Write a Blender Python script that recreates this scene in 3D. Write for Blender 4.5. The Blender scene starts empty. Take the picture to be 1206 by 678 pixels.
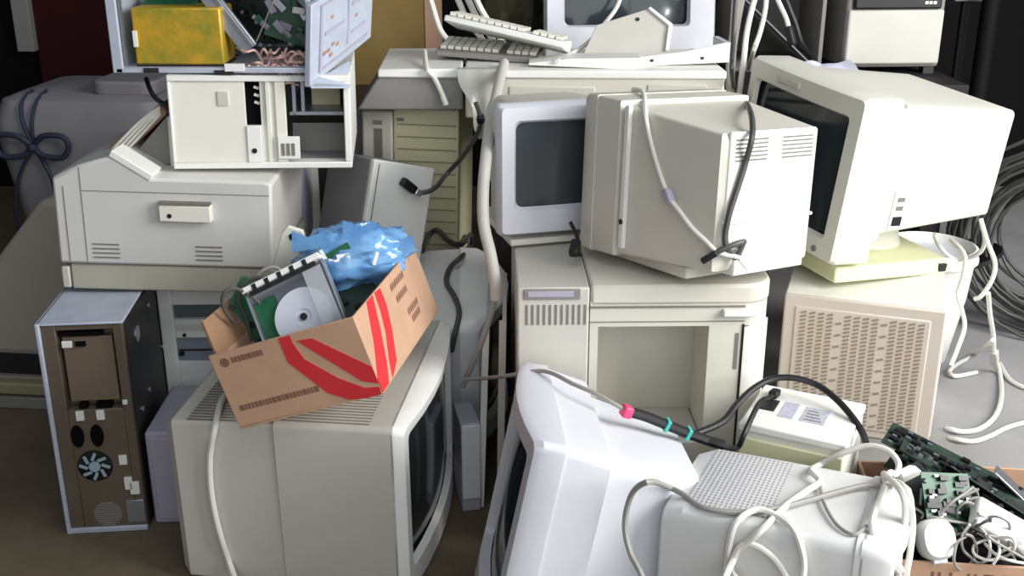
import bpy, math, random
from mathutils import Vector, Matrix, Euler, noise
random.seed(7)
C = bpy.context.scene.collection
R = math.radians
PI = math.pi

# ------------------------------------------------------------------ camera
H_CAM, PITCH, FPX = 1.21, R(20), 1300.0
cam_d = bpy.data.cameras.new('camera')
cam = bpy.data.objects.new('camera', cam_d)
C.objects.link(cam)
cam.location = (0, 0, H_CAM)
cam.rotation_euler = (PI/2 - PITCH, 0, 0)
cam_d.sensor_width = 36
cam_d.lens = FPX/1206*36
cam_d.clip_start = .02
bpy.context.scene.camera = cam

def at(u, v, Y):
    """world point at distance Y into the room seen at photo position u, v (used to read positions off the photo)"""
    fw = Vector((0, math.cos(PITCH), -math.sin(PITCH)))
    up = Vector((0, math.sin(PITCH), math.cos(PITCH)))
    r = Vector((1, 0, 0))*((u-603)/FPX) + fw + up*((339-v)/FPX)
    return Vector((0, 0, H_CAM)) + r*(Y/r.y)

# ------------------------------------------------------------------ materials
def srgb(r, g, b):
    f = lambda c: (c/255/12.92) if c/255 <= .04045 else ((c/255+.055)/1.055)**2.4
    return (f(r), f(g), f(b), 1)

def mat(name, col, rough=.5, metal=0, dirt=.12, scale=9, bump=.0, spec=.5, trans=0, alpha=1, dirtcol=None, coat=0):
    m = bpy.data.materials.new(name)
    m.use_nodes = True
    nt = m.node_tree
    b = nt.nodes['Principled BSDF']
    b.inputs['Roughness'].default_value = rough
    b.inputs['Metallic'].default_value = metal
    b.inputs['Specular IOR Level'].default_value = spec
    b.inputs['Transmission Weight'].default_value = trans
    b.inputs['Alpha'].default_value = alpha
    b.inputs['Coat Weight'].default_value = coat
    tc = nt.nodes.new('ShaderNodeTexCoord')
    n1 = nt.nodes.new('ShaderNodeTexNoise')
    n1.inputs['Scale'].default_value = scale
    n1.inputs['Detail'].default_value = 6
    n1.inputs['Roughness'].default_value = .65
    nt.links.new(tc.outputs['Object'], n1.inputs['Vector'])
    rp = nt.nodes.new('ShaderNodeValToRGB')
    rp.color_ramp.elements[0].position = .3
    rp.color_ramp.elements[1].position = .62
    dc = dirtcol or tuple(c*.55 for c in col[:3])+(1,)
    rp.color_ramp.elements[0].color = tuple(col[i]*(1-dirt)+dc[i]*dirt for i in range(3))+(1,)
    rp.color_ramp.elements[1].color = col
    nt.links.new(n1.outputs['Fac'], rp.inputs['Fac'])
    nt.links.new(rp.outputs['Color'], b.inputs['Base Color'])
    if bump:
        n2 = nt.nodes.new('ShaderNodeTexNoise')
        n2.inputs['Scale'].default_value = scale*40
        nt.links.new(tc.outputs['Object'], n2.inputs['Vector'])
        bp = nt.nodes.new('ShaderNodeBump')
        bp.inputs['Strength'].default_value = bump
        bp.inputs['Distance'].default_value = .002
        nt.links.new(n2.outputs['Fac'], bp.inputs['Height'])
        nt.links.new(bp.outputs['Normal'], b.inputs['Normal'])
    return m

M = dict(
    beige=mat('beige plastic', srgb(206, 203, 190), .5, bump=.05),
    cream=mat('cream plastic', srgb(224, 223, 211), .5, bump=.05),
    yellowed=mat('yellowed plastic', srgb(206, 202, 166), .5, dirt=.15),
    paleyellow=mat('pale yellow green plastic', srgb(214, 216, 176), .5),
    grey=mat('grey plastic', srgb(196, 193, 184), .5, bump=.05),
    offwhite=mat('off white plastic', srgb(222, 222, 220), .45, bump=.04),
    bright=mat('bright white plastic', srgb(246, 246, 242), .4),
    coolwhite=mat('cool white plastic', srgb(214, 216, 222), .45, bump=.04),
    white=mat('white plastic', srgb(232, 232, 226), .45),
    lilac=mat('lilac grey plastic', srgb(168, 165, 180), .5),
    midgrey=mat('mid grey plastic', srgb(132, 130, 126), .55),
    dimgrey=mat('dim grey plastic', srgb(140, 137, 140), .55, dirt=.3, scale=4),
    printergrey=mat('light neutral grey plastic', srgb(204, 203, 198), .5, bump=.04),
    vent=mat('vent shadow', srgb(152, 151, 158), .8),
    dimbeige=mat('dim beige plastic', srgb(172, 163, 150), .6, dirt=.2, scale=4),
    dark=mat('dark plastic', srgb(34, 34, 36), .5),
    black=mat('black rubber', srgb(16, 16, 18), .5),
    blackhole=mat('dark opening', srgb(10, 10, 10), .9, spec=.1),
    slot=mat('slot shadow grey', srgb(118, 115, 106), .8),
    glass=mat('dark screen glass', srgb(40, 48, 52), .12, dirt=.25, scale=4, coat=.3),
    glassgrey=mat('grey screen glass', srgb(66, 72, 76), .18, dirt=.25, scale=4),
    steel=mat('galvanised steel', srgb(170, 174, 182), .38, .75, dirt=.3, scale=14),
    bluesteel=mat('pale blue painted steel', srgb(182, 190, 204), .5, .1, dirt=.3, scale=22),
    brownsteel=mat('tarnished brown steel', srgb(112, 100, 86), .5, .35, dirt=.35, scale=12),
    silver=mat('bright metal', srgb(200, 200, 202), .25, .9),
    gold=mat('mottled gold anodised metal', srgb(206, 160, 44), .42, .25, dirt=1, scale=22, dirtcol=srgb(130, 140, 48)),
    pcb=mat('green circuit board', srgb(36, 96, 64), .4, dirt=.6, scale=60),
    darkpcb=mat('dark green circuit board', srgb(46, 62, 52), .45, dirt=.7, scale=60),
    chip=mat('black chip', srgb(22, 23, 26), .4),
    copper=mat('dusty pink wire', srgb(222, 184, 174), .5),
    whitecable=mat('white cable', srgb(226, 224, 216), .45),
    greycable=mat('grey cable', srgb(150, 148, 142), .5),
    darkcable=mat('dark grey cable', srgb(74, 74, 72), .5),
    teal=mat('teal plastic', srgb(60, 176, 168), .4),
    pink=mat('pink plastic', srgb(220, 70, 116), .4),
    cardboard=mat('brown cardboard', srgb(194, 156, 128), .85, dirt=.25, scale=20),
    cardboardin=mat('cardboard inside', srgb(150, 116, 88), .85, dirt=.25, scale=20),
    red=mat('red print', srgb(206, 44, 50), .8),
    brownink=mat('brown print', srgb(128, 92, 74), .85),
    disc=mat('pale blue white disc', srgb(216, 222, 234), .35),
    bag=mat('blue plastic film', srgb(128, 184, 232), .16, dirt=.6, scale=26, alpha=.72, dirtcol=srgb(58, 122, 206), coat=.4),
    clear=mat('clear plastic', srgb(226, 230, 236), .12, alpha=.35),
    label=mat('white paper label', srgb(238, 238, 236), .8),
    labelgrey=mat('printed grey label', srgb(188, 190, 204), .8, dirt=.8, scale=140),
    ochre=mat('ochre board', srgb(140, 116, 62), .7, dirt=.5, scale=6),
    grille=mat('taupe grille plastic', srgb(198, 188, 176), .6),
    grilleslot=mat('brown grille shadow', srgb(146, 128, 112), .9),
    navy=mat('dark blue ribbon', srgb(46, 52, 70), .6),
    paper=mat('bluish white paper', srgb(224, 226, 246), .7),
    bench=mat('dark stained wood', srgb(20, 17, 16), .7, dirt=.5),
    brownslat=mat('brown paper edges', srgb(150, 122, 98), .7, dirt=.4),
    poleblack=mat('black painted steel', srgb(12, 12, 13), .7, spec=.2),
)

def structure_mat(name, c1, c2, scale, rough=.85, bump=.2):
    m = bpy.data.materials.new(name); m.use_nodes = True
    nt = m.node_tree; b = nt.nodes['Principled BSDF']
    tc = nt.nodes.new('ShaderNodeTexCoord')
    n1 = nt.nodes.new('ShaderNodeTexNoise'); n1.inputs['Scale'].default_value = scale
    n1.inputs['Detail'].default_value = 8; n1.inputs['Roughness'].default_value = .7
    nt.links.new(tc.outputs['Object'], n1.inputs['Vector'])
    rp = nt.nodes.new('ShaderNodeValToRGB')
    rp.color_ramp.elements[0].position = .3; rp.color_ramp.elements[1].position = .7
    rp.color_ramp.elements[0].color = c1; rp.color_ramp.elements[1].color = c2
    nt.links.new(n1.outputs['Fac'], rp.inputs['Fac']); nt.links.new(rp.outputs['Color'], b.inputs['Base Color'])
    b.inputs['Roughness'].default_value = rough
    b.inputs['Specular IOR Level'].default_value = .2
    n2 = nt.nodes.new('ShaderNodeTexNoise'); n2.inputs['Scale'].default_value = scale*12
    nt.links.new(tc.outputs['Object'], n2.inputs['Vector'])
    bp = nt.nodes.new('ShaderNodeBump'); bp.inputs['Strength'].default_value = bump; bp.inputs['Distance'].default_value = .004
    nt.links.new(n2.outputs['Fac'], bp.inputs['Height']); nt.links.new(bp.outputs['Normal'], b.inputs['Normal'])
    return m

# ------------------------------------------------------------------ mesh helpers
class MB:
    def __init__(s): s.v = []; s.f = []
    def add(s, vs, fs):
        o = len(s.v); s.v += [tuple(p) for p in vs]; s.f += [tuple(i+o for i in f) for f in fs]; return s
    def hexa(s, p):      # p: bottom 4 (ccw from above), top 4
        return s.add(p, [(3,2,1,0),(4,5,6,7),(0,1,5,4),(1,2,6,5),(2,3,7,6),(3,0,4,7)])
    def box(s, c, d, rot=None):
        x, y, z = d[0]/2, d[1]/2, d[2]/2
        P = [Vector(q) for q in ((-x,-y,-z),(x,-y,-z),(x,y,-z),(-x,y,-z),(-x,-y,z),(x,-y,z),(x,y,z),(-x,y,z))]
        if rot is not None:
            m = rot if isinstance(rot, Matrix) else Euler([R(a) for a in rot]).to_matrix()
            P = [m @ q for q in P]
        return s.hexa([q+Vector(c) for q in P])
    def span(s, x0, x1, y0, y1, z0, z1):
        return s.box(((x0+x1)/2,(y0+y1)/2,(z0+z1)/2), (x1-x0,y1-y0,z1-z0))
    def loft(s, rings, cap0=True, cap1=True, wrap=False):
        n = len(rings[0]); vs = [p for r in rings for p in r]; fs = []
        k = len(rings)
        for a in range(k if wrap else k-1):
            b = (a+1) % k
            for i in range(n):
                j = (i+1) % n
                fs.append((a*n+i, a*n+j, b*n+j, b*n+i))
        if cap0 and not wrap: fs.append(tuple(range(n))[::-1])
        if cap1 and not wrap: fs.append(tuple((k-1)*n+i for i in range(n)))
        return s.add(vs, fs)
    def tube(s, pts, r, n=8, sub=6, smooth=True):
        P = [Vector(p) for p in pts]
        if smooth and len(P) > 2: P = catmull(P, sub)
        rings = []; up = None
        for i, p in enumerate(P):
            t = (P[min(i+1, len(P)-1)]-P[max(i-1, 0)])
            if t.length < 1e-9: t = Vector((0,0,1))
            t.normalize()
            if up is None:
                up = t.orthogonal().normalized()
            up = (up - t*up.dot(t))
            if up.length < 1e-6: up = t.orthogonal()
            up.normalize(); bi = t.cross(up)
            rr = r(i/(len(P)-1)) if callable(r) else r
            rings.append([p+up*(rr*math.cos(2*PI*k/n))+bi*(rr*math.sin(2*PI*k/n)) for k in range(n)])
        return s.loft(rings)
    def cyl(s, c0, c1, r0, r1=None, n=24):
        r1 = r0 if r1 is None else r1
        a, b = Vector(c0), Vector(c1); t = (b-a).normalized(); u = t.orthogonal().normalized(); w = t.cross(u)
        ring = lambda c, r: [c+u*(r*math.cos(2*PI*k/n))+w*(r*math.sin(2*PI*k/n)) for k in range(n)]
        return s.loft([ring(a, r0), ring(b, r1)])
    def lathe(s, prof, n=32, c=(0,0,0), axis='z'):
        rings = []
        for r, h in prof:
            ring = []
            for k in range(n):
                a = 2*PI*k/n; q = (r*math.cos(a), r*math.sin(a), h)
                if axis == 'y': q = (q[0], q[2], -q[1])
                ring.append((q[0]+c[0], q[1]+c[1], q[2]+c[2]))
            rings.append(ring)
        return s.loft(rings)
    def prism(s, poly, y0, y1, plane='xz'):
        def P(a, b, y):
            return (a, y, b) if plane == 'xz' else ((y, a, b) if plane == 'yz' else (a, b, y))
        return s.loft([[P(a, b, y0) for a, b in poly], [P(a, b, y1) for a, b in poly]])
    def build(s, name, m, parent=None, bevel=0, seg=2, loc=None, rot=None, angle=35, smooth=True):
        me = bpy.data.meshes.new(name)
        me.from_pydata(s.v, [], s.f)
        import bmesh
        bm = bmesh.new(); bm.from_mesh(me)
        bmesh.ops.recalc_face_normals(bm, faces=bm.faces)
        bm.to_mesh(me); bm.free()
        me.materials.append(m)
        o = bpy.data.objects.new(name, me); C.objects.link(o)
        if smooth:
            me.polygons.foreach_set('use_smooth', [True]*len(me.polygons))
            me.set_sharp_from_angle(angle=R(angle))
        if parent is not None: o.parent = parent
        if loc is not None: o.location = loc
        if rot is not None: o.rotation_euler = [R(a) for a in rot]
        if bevel:
            b = o.modifiers.new('bevel', 'BEVEL'); b.width = bevel; b.segments = seg; b.limit_method = 'ANGLE'; b.angle_limit = R(40)
        return o

def build_each(mb, name, m, parent, **kw):
    """one object per separate piece"""
    up = list(range(len(mb.v)))
    def find(i):
        while up[i] != i: up[i] = up[up[i]]; i = up[i]
        return i
    for f in mb.f:
        for i in f[1:]: up[find(i)] = find(f[0])
    groups = {}
    for f in mb.f: groups.setdefault(find(f[0]), []).append(f)
    out = []
    for fs in groups.values():
        ids = sorted({i for f in fs for i in f}); mp = {i: k for k, i in enumerate(ids)}
        q = MB(); q.v = [mb.v[i] for i in ids]; q.f = [tuple(mp[i] for i in f) for f in fs]
        out.append(q.build(name, m, parent, **kw))
    return out

def catmull(P, sub):
    out = []
    for i in range(len(P)-1):
        p0, p1, p2, p3 = P[max(i-1,0)], P[i], P[i+1], P[min(i+2,len(P)-1)]
        for k in range(sub):
            t = k/sub
            out.append(.5*((2*p1)+(p2-p0)*t+(2*p0-5*p1+4*p2-p3)*t*t+(-p0+3*p1-3*p2+p3)*t**3))
    out.append(P[-1]); return out

def rring(x0, x1, z0, z1, y, r, bulge=0, k=4, e=6, hw=None):
    """rounded rectangle ring in the xz plane at depth y"""
    r = max(min(r, (x1-x0)/2-1e-4, (z1-z0)/2-1e-4), 1e-4)
    cs = [(x1-r, z1-r, 0), (x0+r, z1-r, 90), (x0+r, z0+r, 180), (x1-r, z0+r, 270)]
    corner = [[(cx+r*math.cos(R(a0+90*i/k)), cz+r*math.sin(R(a0+90*i/k))) for i in range(k+1)] for cx, cz, a0 in cs]
    pts = []
    for i in range(4):
        pts += corner[i]
        a, b = corner[i][-1], corner[(i+1) % 4][0]
        for q in range(1, e):
            pts.append((a[0]+(b[0]-a[0])*q/e, a[1]+(b[1]-a[1])*q/e))
    xm, zm = (x0+x1)/2, (z0+z1)/2
    hw = hw or max((x1-x0)/2, 1e-3)
    return [(x, y-bulge*max(0, 1-((x-xm)/hw)**2), z) for x, z in pts]

def thing(name, label, cat, loc=(0,0,0), rot=(0,0,0), group=None):
    o = bpy.data.objects.new(name, None); C.objects.link(o)
    o.empty_display_size = .05
    o.location = loc; o.rotation_euler = [R(a) for a in rot]
    o['label'] = label; o['category'] = cat
    if group: o['group'] = group
    return o
def tag(o, label, cat, group=None, kind=None):
    o['label'] = label; o['category'] = cat
    if group: o['group'] = group
    if kind: o['kind'] = kind
    return o
def struct(o):
    o['kind'] = 'structure'; return o

# ------------------------------------------------------------------ a cathode ray tube monitor
def crt(name, label, loc, rot, w, d, h, mats, bez=.06, sections=None, margin=(.035,.035,.05,.035), bulge=.012, corner=.02, front_in=.006,
        dome=.012, recess=.012, button=True, foot=True, group=None, cat='monitor', rake=0):
    """front faces local -y; base centre at the origin"""
    t = thing(name, label, cat, loc, rot, group)
    mb, mh, mg = mats
    yf = -d/2
    l, r_, b_, t_ = margin
    hw = w/2
    # bezel: outer skin, front face, inner return
    rk = lambda ring: [(x, y+rake*(z/h), z) for x, y, z in ring]
    o_back = rk(rring(-hw, hw, 0, h, yf+bez, corner*.8))
    o_mid = rk(rring(-hw, hw, 0, h, yf+.012, corner, bulge, hw=hw))
    o_fr = rk(rring(-hw+front_in, hw-front_in, front_in, h-front_in, yf, corner, bulge, hw=hw))
    i_fr = rk(rring(-hw+l, hw-r_, b_, h-t_, yf+.001, .012, bulge, hw=hw))
    i_in = rk(rring(-hw+l+.006, hw-r_-.006, b_+.006, h-t_-.006, yf+recess+.008, .014, bulge, hw=hw))
    MB().loft([o_back, o_mid, o_fr, i_fr, i_in], cap0=True, cap1=False).build('bezel', mb, t, angle=28)
    # screen: gently domed glass
    nx, nz = 14, 12
    x0, x1, z0, z1 = -hw+l-.004, hw-r_+.004, b_-.004, h-t_+.004
    vs = []; fs = []
    for j in range(nz+1):
        for i in range(nx+1):
            a, c = i/nx*2-1, j/nz*2-1
            x, z = x0+(x1-x0)*i/nx, z0+(z1-z0)*j/nz
            vs.append((x, yf+recess+.010-bulge*max(0, 1-(x/hw)**2)-dome*(1-.6*a*a-.4*c*c)+dome*.6+rake*(z/h), z))
    for j in range(nz):
        for i in range(nx):
            q = j*(nx+1)+i; fs.append((q, q+1, q+nx+2, q+nx+1))
    MB().add(vs, fs).build('screen', mg, t)
    # housing: successive cross sections behind the bezel (t, x0, x1, z0, z1 as fractions, radius)
    sections = sections or [(0,-.96,.96,.03,.97,.02),(.3,-.93,.93,.04,.96,.025),(.42,-.8,.8,.08,.93,.03),(1,-.68,.68,.14,.88,.03)]
    yb = yf+bez
    rings = [rring(a*hw, b*hw, c*h, e*h, yb-.004+(d/2-yb+.004)*tt, rr) for tt, a, b, c, e, rr in sections]
    rings = [[(x, y+rake*(z/h)*(1-max(0,(y-yb)/(d/2-yb))), z) for x, y, z in ring] for ring in rings]
    lt = sections[-1]
    rings.append(rring(lt[1]*hw+.012, lt[2]*hw-.012, lt[3]*h+.012, lt[4]*h-.012, d/2+.006, lt[5]))
    MB().loft(rings).build('housing', mh, t, angle=24)
    if button:
        MB().cyl((hw*.72, yf+.004-bulge*.3, b_*.45), (hw*.72, yf-.004-bulge*.5, b_*.45), .007, n=16).build('power_button', M['midgrey'], t)
    if foot:
        zz = sections[-1][3]*h
        if zz > .02:
            MB().box((0, .02, zz*.5+.004), (w*.5, d*.45, zz-.004)).build('swivel_foot', mh, t, bevel=.006)
    return t

def slots(mb, c, du, dv, nu, nv, su, sv, depth, normal):
    """a block of nu x nv thin inlays; c centre, du/dv step vectors, su/sv half sizes along them"""
    c, du, dv, nrm = Vector(c), Vector(du), Vector(dv), Vector(normal).normalized()
    u, v = du.normalized(), dv.normalized()
    for i in range(nu):
        for j in range(nv):
            p = c + du*(i-(nu-1)/2) + dv*(j-(nv-1)/2)
            q = [p-u*su-v*sv, p+u*su-v*sv, p+u*su+v*sv, p-u*su+v*sv]
            mb.hexa([x-nrm*depth for x in q]+[x+nrm*depth for x in q])
    return mb
# ------------------------------------------------------------------ the setting
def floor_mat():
    """brown concrete, mixed paler to the right: the daylight there is painted into the colour"""
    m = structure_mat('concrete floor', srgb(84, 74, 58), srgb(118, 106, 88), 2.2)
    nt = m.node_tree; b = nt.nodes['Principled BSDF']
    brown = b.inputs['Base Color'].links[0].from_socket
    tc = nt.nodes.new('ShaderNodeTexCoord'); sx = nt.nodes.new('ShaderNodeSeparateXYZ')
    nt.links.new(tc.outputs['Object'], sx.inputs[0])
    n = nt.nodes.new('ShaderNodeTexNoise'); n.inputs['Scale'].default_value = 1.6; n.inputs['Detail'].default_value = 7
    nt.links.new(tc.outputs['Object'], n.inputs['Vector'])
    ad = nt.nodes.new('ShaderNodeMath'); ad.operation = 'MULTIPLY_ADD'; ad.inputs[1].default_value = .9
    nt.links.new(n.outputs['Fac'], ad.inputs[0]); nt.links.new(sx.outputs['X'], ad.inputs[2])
    mr = nt.nodes.new('ShaderNodeMapRange'); mr.inputs['From Min'].default_value = .5; mr.inputs['From Max'].default_value = 1.7  # pale mix along X paints daylight spreading over the right-hand floor
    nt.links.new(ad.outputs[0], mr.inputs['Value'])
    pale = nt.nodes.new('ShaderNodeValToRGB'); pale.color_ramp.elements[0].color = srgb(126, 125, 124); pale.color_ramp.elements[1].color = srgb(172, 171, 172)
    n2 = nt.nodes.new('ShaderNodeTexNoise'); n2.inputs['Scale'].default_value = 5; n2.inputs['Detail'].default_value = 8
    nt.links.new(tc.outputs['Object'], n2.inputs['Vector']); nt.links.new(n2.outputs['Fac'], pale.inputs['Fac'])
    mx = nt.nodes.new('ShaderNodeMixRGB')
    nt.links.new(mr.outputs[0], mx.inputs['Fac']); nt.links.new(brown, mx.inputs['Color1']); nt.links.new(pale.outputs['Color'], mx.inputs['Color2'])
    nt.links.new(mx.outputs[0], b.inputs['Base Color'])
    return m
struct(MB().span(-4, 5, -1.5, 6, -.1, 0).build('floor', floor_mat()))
struct(MB().span(-4, 5, 4.6, 4.75, 0, 3).build('wall_back', structure_mat('dark back wall', srgb(9, 8, 8), srgb(14, 12, 12), 3)))
struct(MB().span(-3.2, -3.05, -1.5, 4.6, 0, 3).build('wall_left', structure_mat('dark side wall', srgb(40, 37, 34), srgb(54, 50, 46), 3)))
struct(MB().span(-1.93, -1.50, 4.56, 4.6, 0, 2.1).build('door_1', structure_mat('maroon door', srgb(46, 14, 16), srgb(58, 18, 20), 2, .6)))
struct(MB().span(-2.0, -1.93, 4.52, 4.6, 0.58, 2.2).build('trim_1', structure_mat('grey door trim', srgb(132, 130, 130), srgb(150, 148, 146), 2, .6), bevel=.004))

# two low workbenches behind the pile carry the back row
def bench(label, x0, x1, y0, y1, z):
    t = thing('workbench', label, 'workbench', ((x0+x1)/2, (y0+y1)/2, 0))
    w, d = (x1-x0)/2, (y1-y0)/2
    MB().span(-w, w, -d, d, z-.04, z).build('bench_top', M['bench'], t, bevel=.004)
    for sx in (-1, 1):
        for sy in (-1, 1):
            MB().box((sx*(w-.05), sy*(d-.05), (z-.04)/2), (.06, .06, z-.04)).build('leg', M['bench'], t, bevel=.003)
bench('dark workbench behind the pile carrying the black-screened monitor', -.055, .50, 2.50, 3.55, .70)
bench('dark workbench at the back carrying the black-topped white printer', .60, 1.25, 3.02, 3.7, .70)

# ------------------------------------------------------------------ left stack
def tower_rear():
    w, d, h = .152, .40, .449
    t = thing('computer_tower', 'steel-backed computer tower on the floor with its rear panel and side chassis exposed', 'computer', (-.824, 2.104, 0), (0, 0, 5.8))
    yf = -d/2; X = lambda a: -w/2+a*w; Z = lambda a: a*h
    # bare inner chassis with an open recess for the power supply plate
    m = MB()
    m.span(-w/2+.004, w/2, yf+.03, d/2, .004, h-.006)
    m.span(X(.03), X(.20), yf, yf+.03, .004, h-.006)
    m.span(X(.88), w/2, yf, yf+.03, .004, h-.006)
    m.span(X(.20), X(.88), yf, yf+.03, .004, Z(.60))
    m.span(X(.20), X(.88), yf, yf+.03, Z(.965), h-.006)
    m.build('rear_panel', M['brownsteel'], t, bevel=.0015)
    MB().span(w/2, w/2+.002, yf+.012, d/2, .006, h-.01).build('side_chassis', M['dark'], t)
    # the pale cover still wraps top and left
    m = MB()
    m.span(-w/2-.003, w/2+.003, yf-.004, d/2, h-.005, h)
    m.span(-w/2-.005, -w/2+.004, yf-.005, d/2, 0, h)
    m.span(-w/2, w/2, yf-.004, yf+.02, 0, .012)
    m.build('cover', M['bluesteel'], t, bevel=.003)
    MB().span(X(.24), X(.84), yf+.012, yf+.03, Z(.63), Z(.925)).build('power_supply_plate', mat('brown grey plate', srgb(128, 114, 98), .5, .3), t, bevel=.001)
    m = MB()
    m.span(X(.22), X(.74), yf+.006, yf+.02, Z(.935), Z(.952))
    m.span(X(.34), X(.44), yf+.004, yf+.02, Z(.60), Z(.622)); m.span(X(.55), X(.74), yf+.004, yf+.02, Z(.60), Z(.622))
    m.span(X(.40), X(.52), yf+.006, yf+.014, Z(.885), Z(.905))
    build_each(m, 'cutout', M['blackhole'], t)
    for x in (.28, .52):
        p = [(.07*math.cos(2*PI*k/24)*w*1.15, .058*math.sin(2*PI*k/24)*h*.9) for k in range(24)]
        MB().prism([(X(x)+a, Z(.477)+b) for a, b in p], yf-.004, yf+.004).build('power_socket', M['blackhole'], t, bevel=.001)
    # fan
    f = MB().lathe([(.034,0),(.034,.004),(.030,.004),(.030,.001)], 32, (X(.44), yf, Z(.33)), 'y').build('fan_ring', M['dark'], t)
    m = MB(); c = Vector((X(.44), yf-.003, Z(.33)))
    for k in range(8):
        a = 2*PI*k/8
        m.box(c+Vector((math.cos(a)*.021, 0, math.sin(a)*.021)), (.017, .002, .006), (0, -math.degrees(a)+25, 0))
    m.cyl(c+Vector((0,.002,0)), c-Vector((0,.002,0)), .011)
    m.build('fan_blades', mat('pale blue fan', srgb(150, 176, 184), .4), t)
    m = MB(); c = Vector((X(.52), yf-.001, Z(.09)))
    for k in range(-5, 6):
        hw = math.sqrt(max(0, .027**2-(k*.0048)**2))
        m.span(c.x-hw, c.x+hw, c.y-.001, c.y+.002, c.z+k*.0048-.0014, c.z+k*.0048+.0014)
    m.build('round_vent', M['midgrey'], t)
    MB().span(X(.76), X(.99), yf-.004, yf+.002, Z(.045), Z(.155)).build('connector_plate', M['steel'], t, bevel=.001)
    m = MB()
    for x, z, a, b in ((.35,.575,.05,.022),(.60,.575,.05,.022),(.32,.905,.06,.014),(.80,.355,.05,.022),(.83,.24,.05,.03),(.90,.215,.06,.03),(.92,.63,.03,.01)):
        m.span(X(x-a), X(x+a), yf-.005, yf+.001, Z(z-b), Z(z+b))
    build_each(m, 'white_tag', M['white'], t, bevel=.001)
    MB().cyl((w/2+.002, yf+.09, Z(.86)), (w/2+.004, yf+.09, Z(.86)), .017, n=20).build('side_hole', M['silver'], t)
    m = MB()
    for y, z in ((.13,.55),(.2,.9),(.06,.53),(.28,.62)): m.cyl((w/2+.001, yf+y, Z(z)), (w/2+.005, yf+y, Z(z)), .006, n=12)
    build_each(m, 'screw', M['silver'], t)
tower_rear()

def tower_front():
    w, d, h = .19, .40, .442
    t = thing('computer_tower', 'beige computer tower with drive bays facing out, beside the steel-backed tower', 'computer', (-.663, 2.395, 0), (0, 0, 1.3))
    yf = -d/2; top = .052        # the printer hides the top of the front
    m = MB(); m.span(-w/2, w/2, yf+.03, d/2, 0, h); m.build('case', M['grey'], t, bevel=.003)
    m = MB(); fr = M['bright']
    bays = [(.070,.102),(.146,.200)]
    zs = [0]+[q for a, b in reversed(bays) for q in (h-b, h-a)]+[h]
    m.span(-w/2, -w/2+.03, yf, yf+.03, 0, h); m.span(w/2-.025, w/2, yf, yf+.03, 0, h)
    for a, b in zip(zs[0::2], zs[1::2]): m.span(-w/2+.03, w/2-.025, yf, yf+.03, a, b)
    m.build('front_panel', fr, t, bevel=.003)
    MB().span(-w/2+.03, w/2-.025, yf+.012, yf+.03, h-.102, h-.070).build('drive_bay', mat('teal grey bay', srgb(92, 104, 106), .5), t, bevel=.002)
    MB().span(-w/2+.034, w/2-.034, yf-.003, yf+.004, h-.127, h-.114).build('floppy_drive', M['cream'], t, bevel=.002)
    dv = MB().span(-w/2+.03, w/2-.025, yf+.006, yf+.03, h-.200, h-.146).build('disc_drive', mat('blue grey bay', srgb(140, 150, 164), .5), t, bevel=.002)
    MB().span(-w/2+.034, w/2-.03, yf+.003, yf+.007, h-.176, h-.173).build('tray_slit', M['dark'], dv)
    MB().span(-w/2+.034, -w/2+.044, yf, yf+.007, h-.187, h-.178).build('button', M['black'], dv)
    MB().cyl((-w/2+.05, yf+.002, h-.138), (-w/2+.05, yf-.003, h-.138), .004).build('power_button', M['dark'], t)
tower_front()

# low lilac case between the towers and the big monitor
t = thing('computer_case', 'low lilac-grey case on the floor squeezed behind the big left monitor', 'computer case', (-.655, 2.045, 0), (0, 0, 2))
MB().span(-.07, .07, -.11, .11, 0, .205).build('shell', M['lilac'], t, bevel=.006)
MB().span(-.06, .06, -.113, -.109, .012, .193).build('front_panel', M['lilac'], t, bevel=.002)

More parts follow.
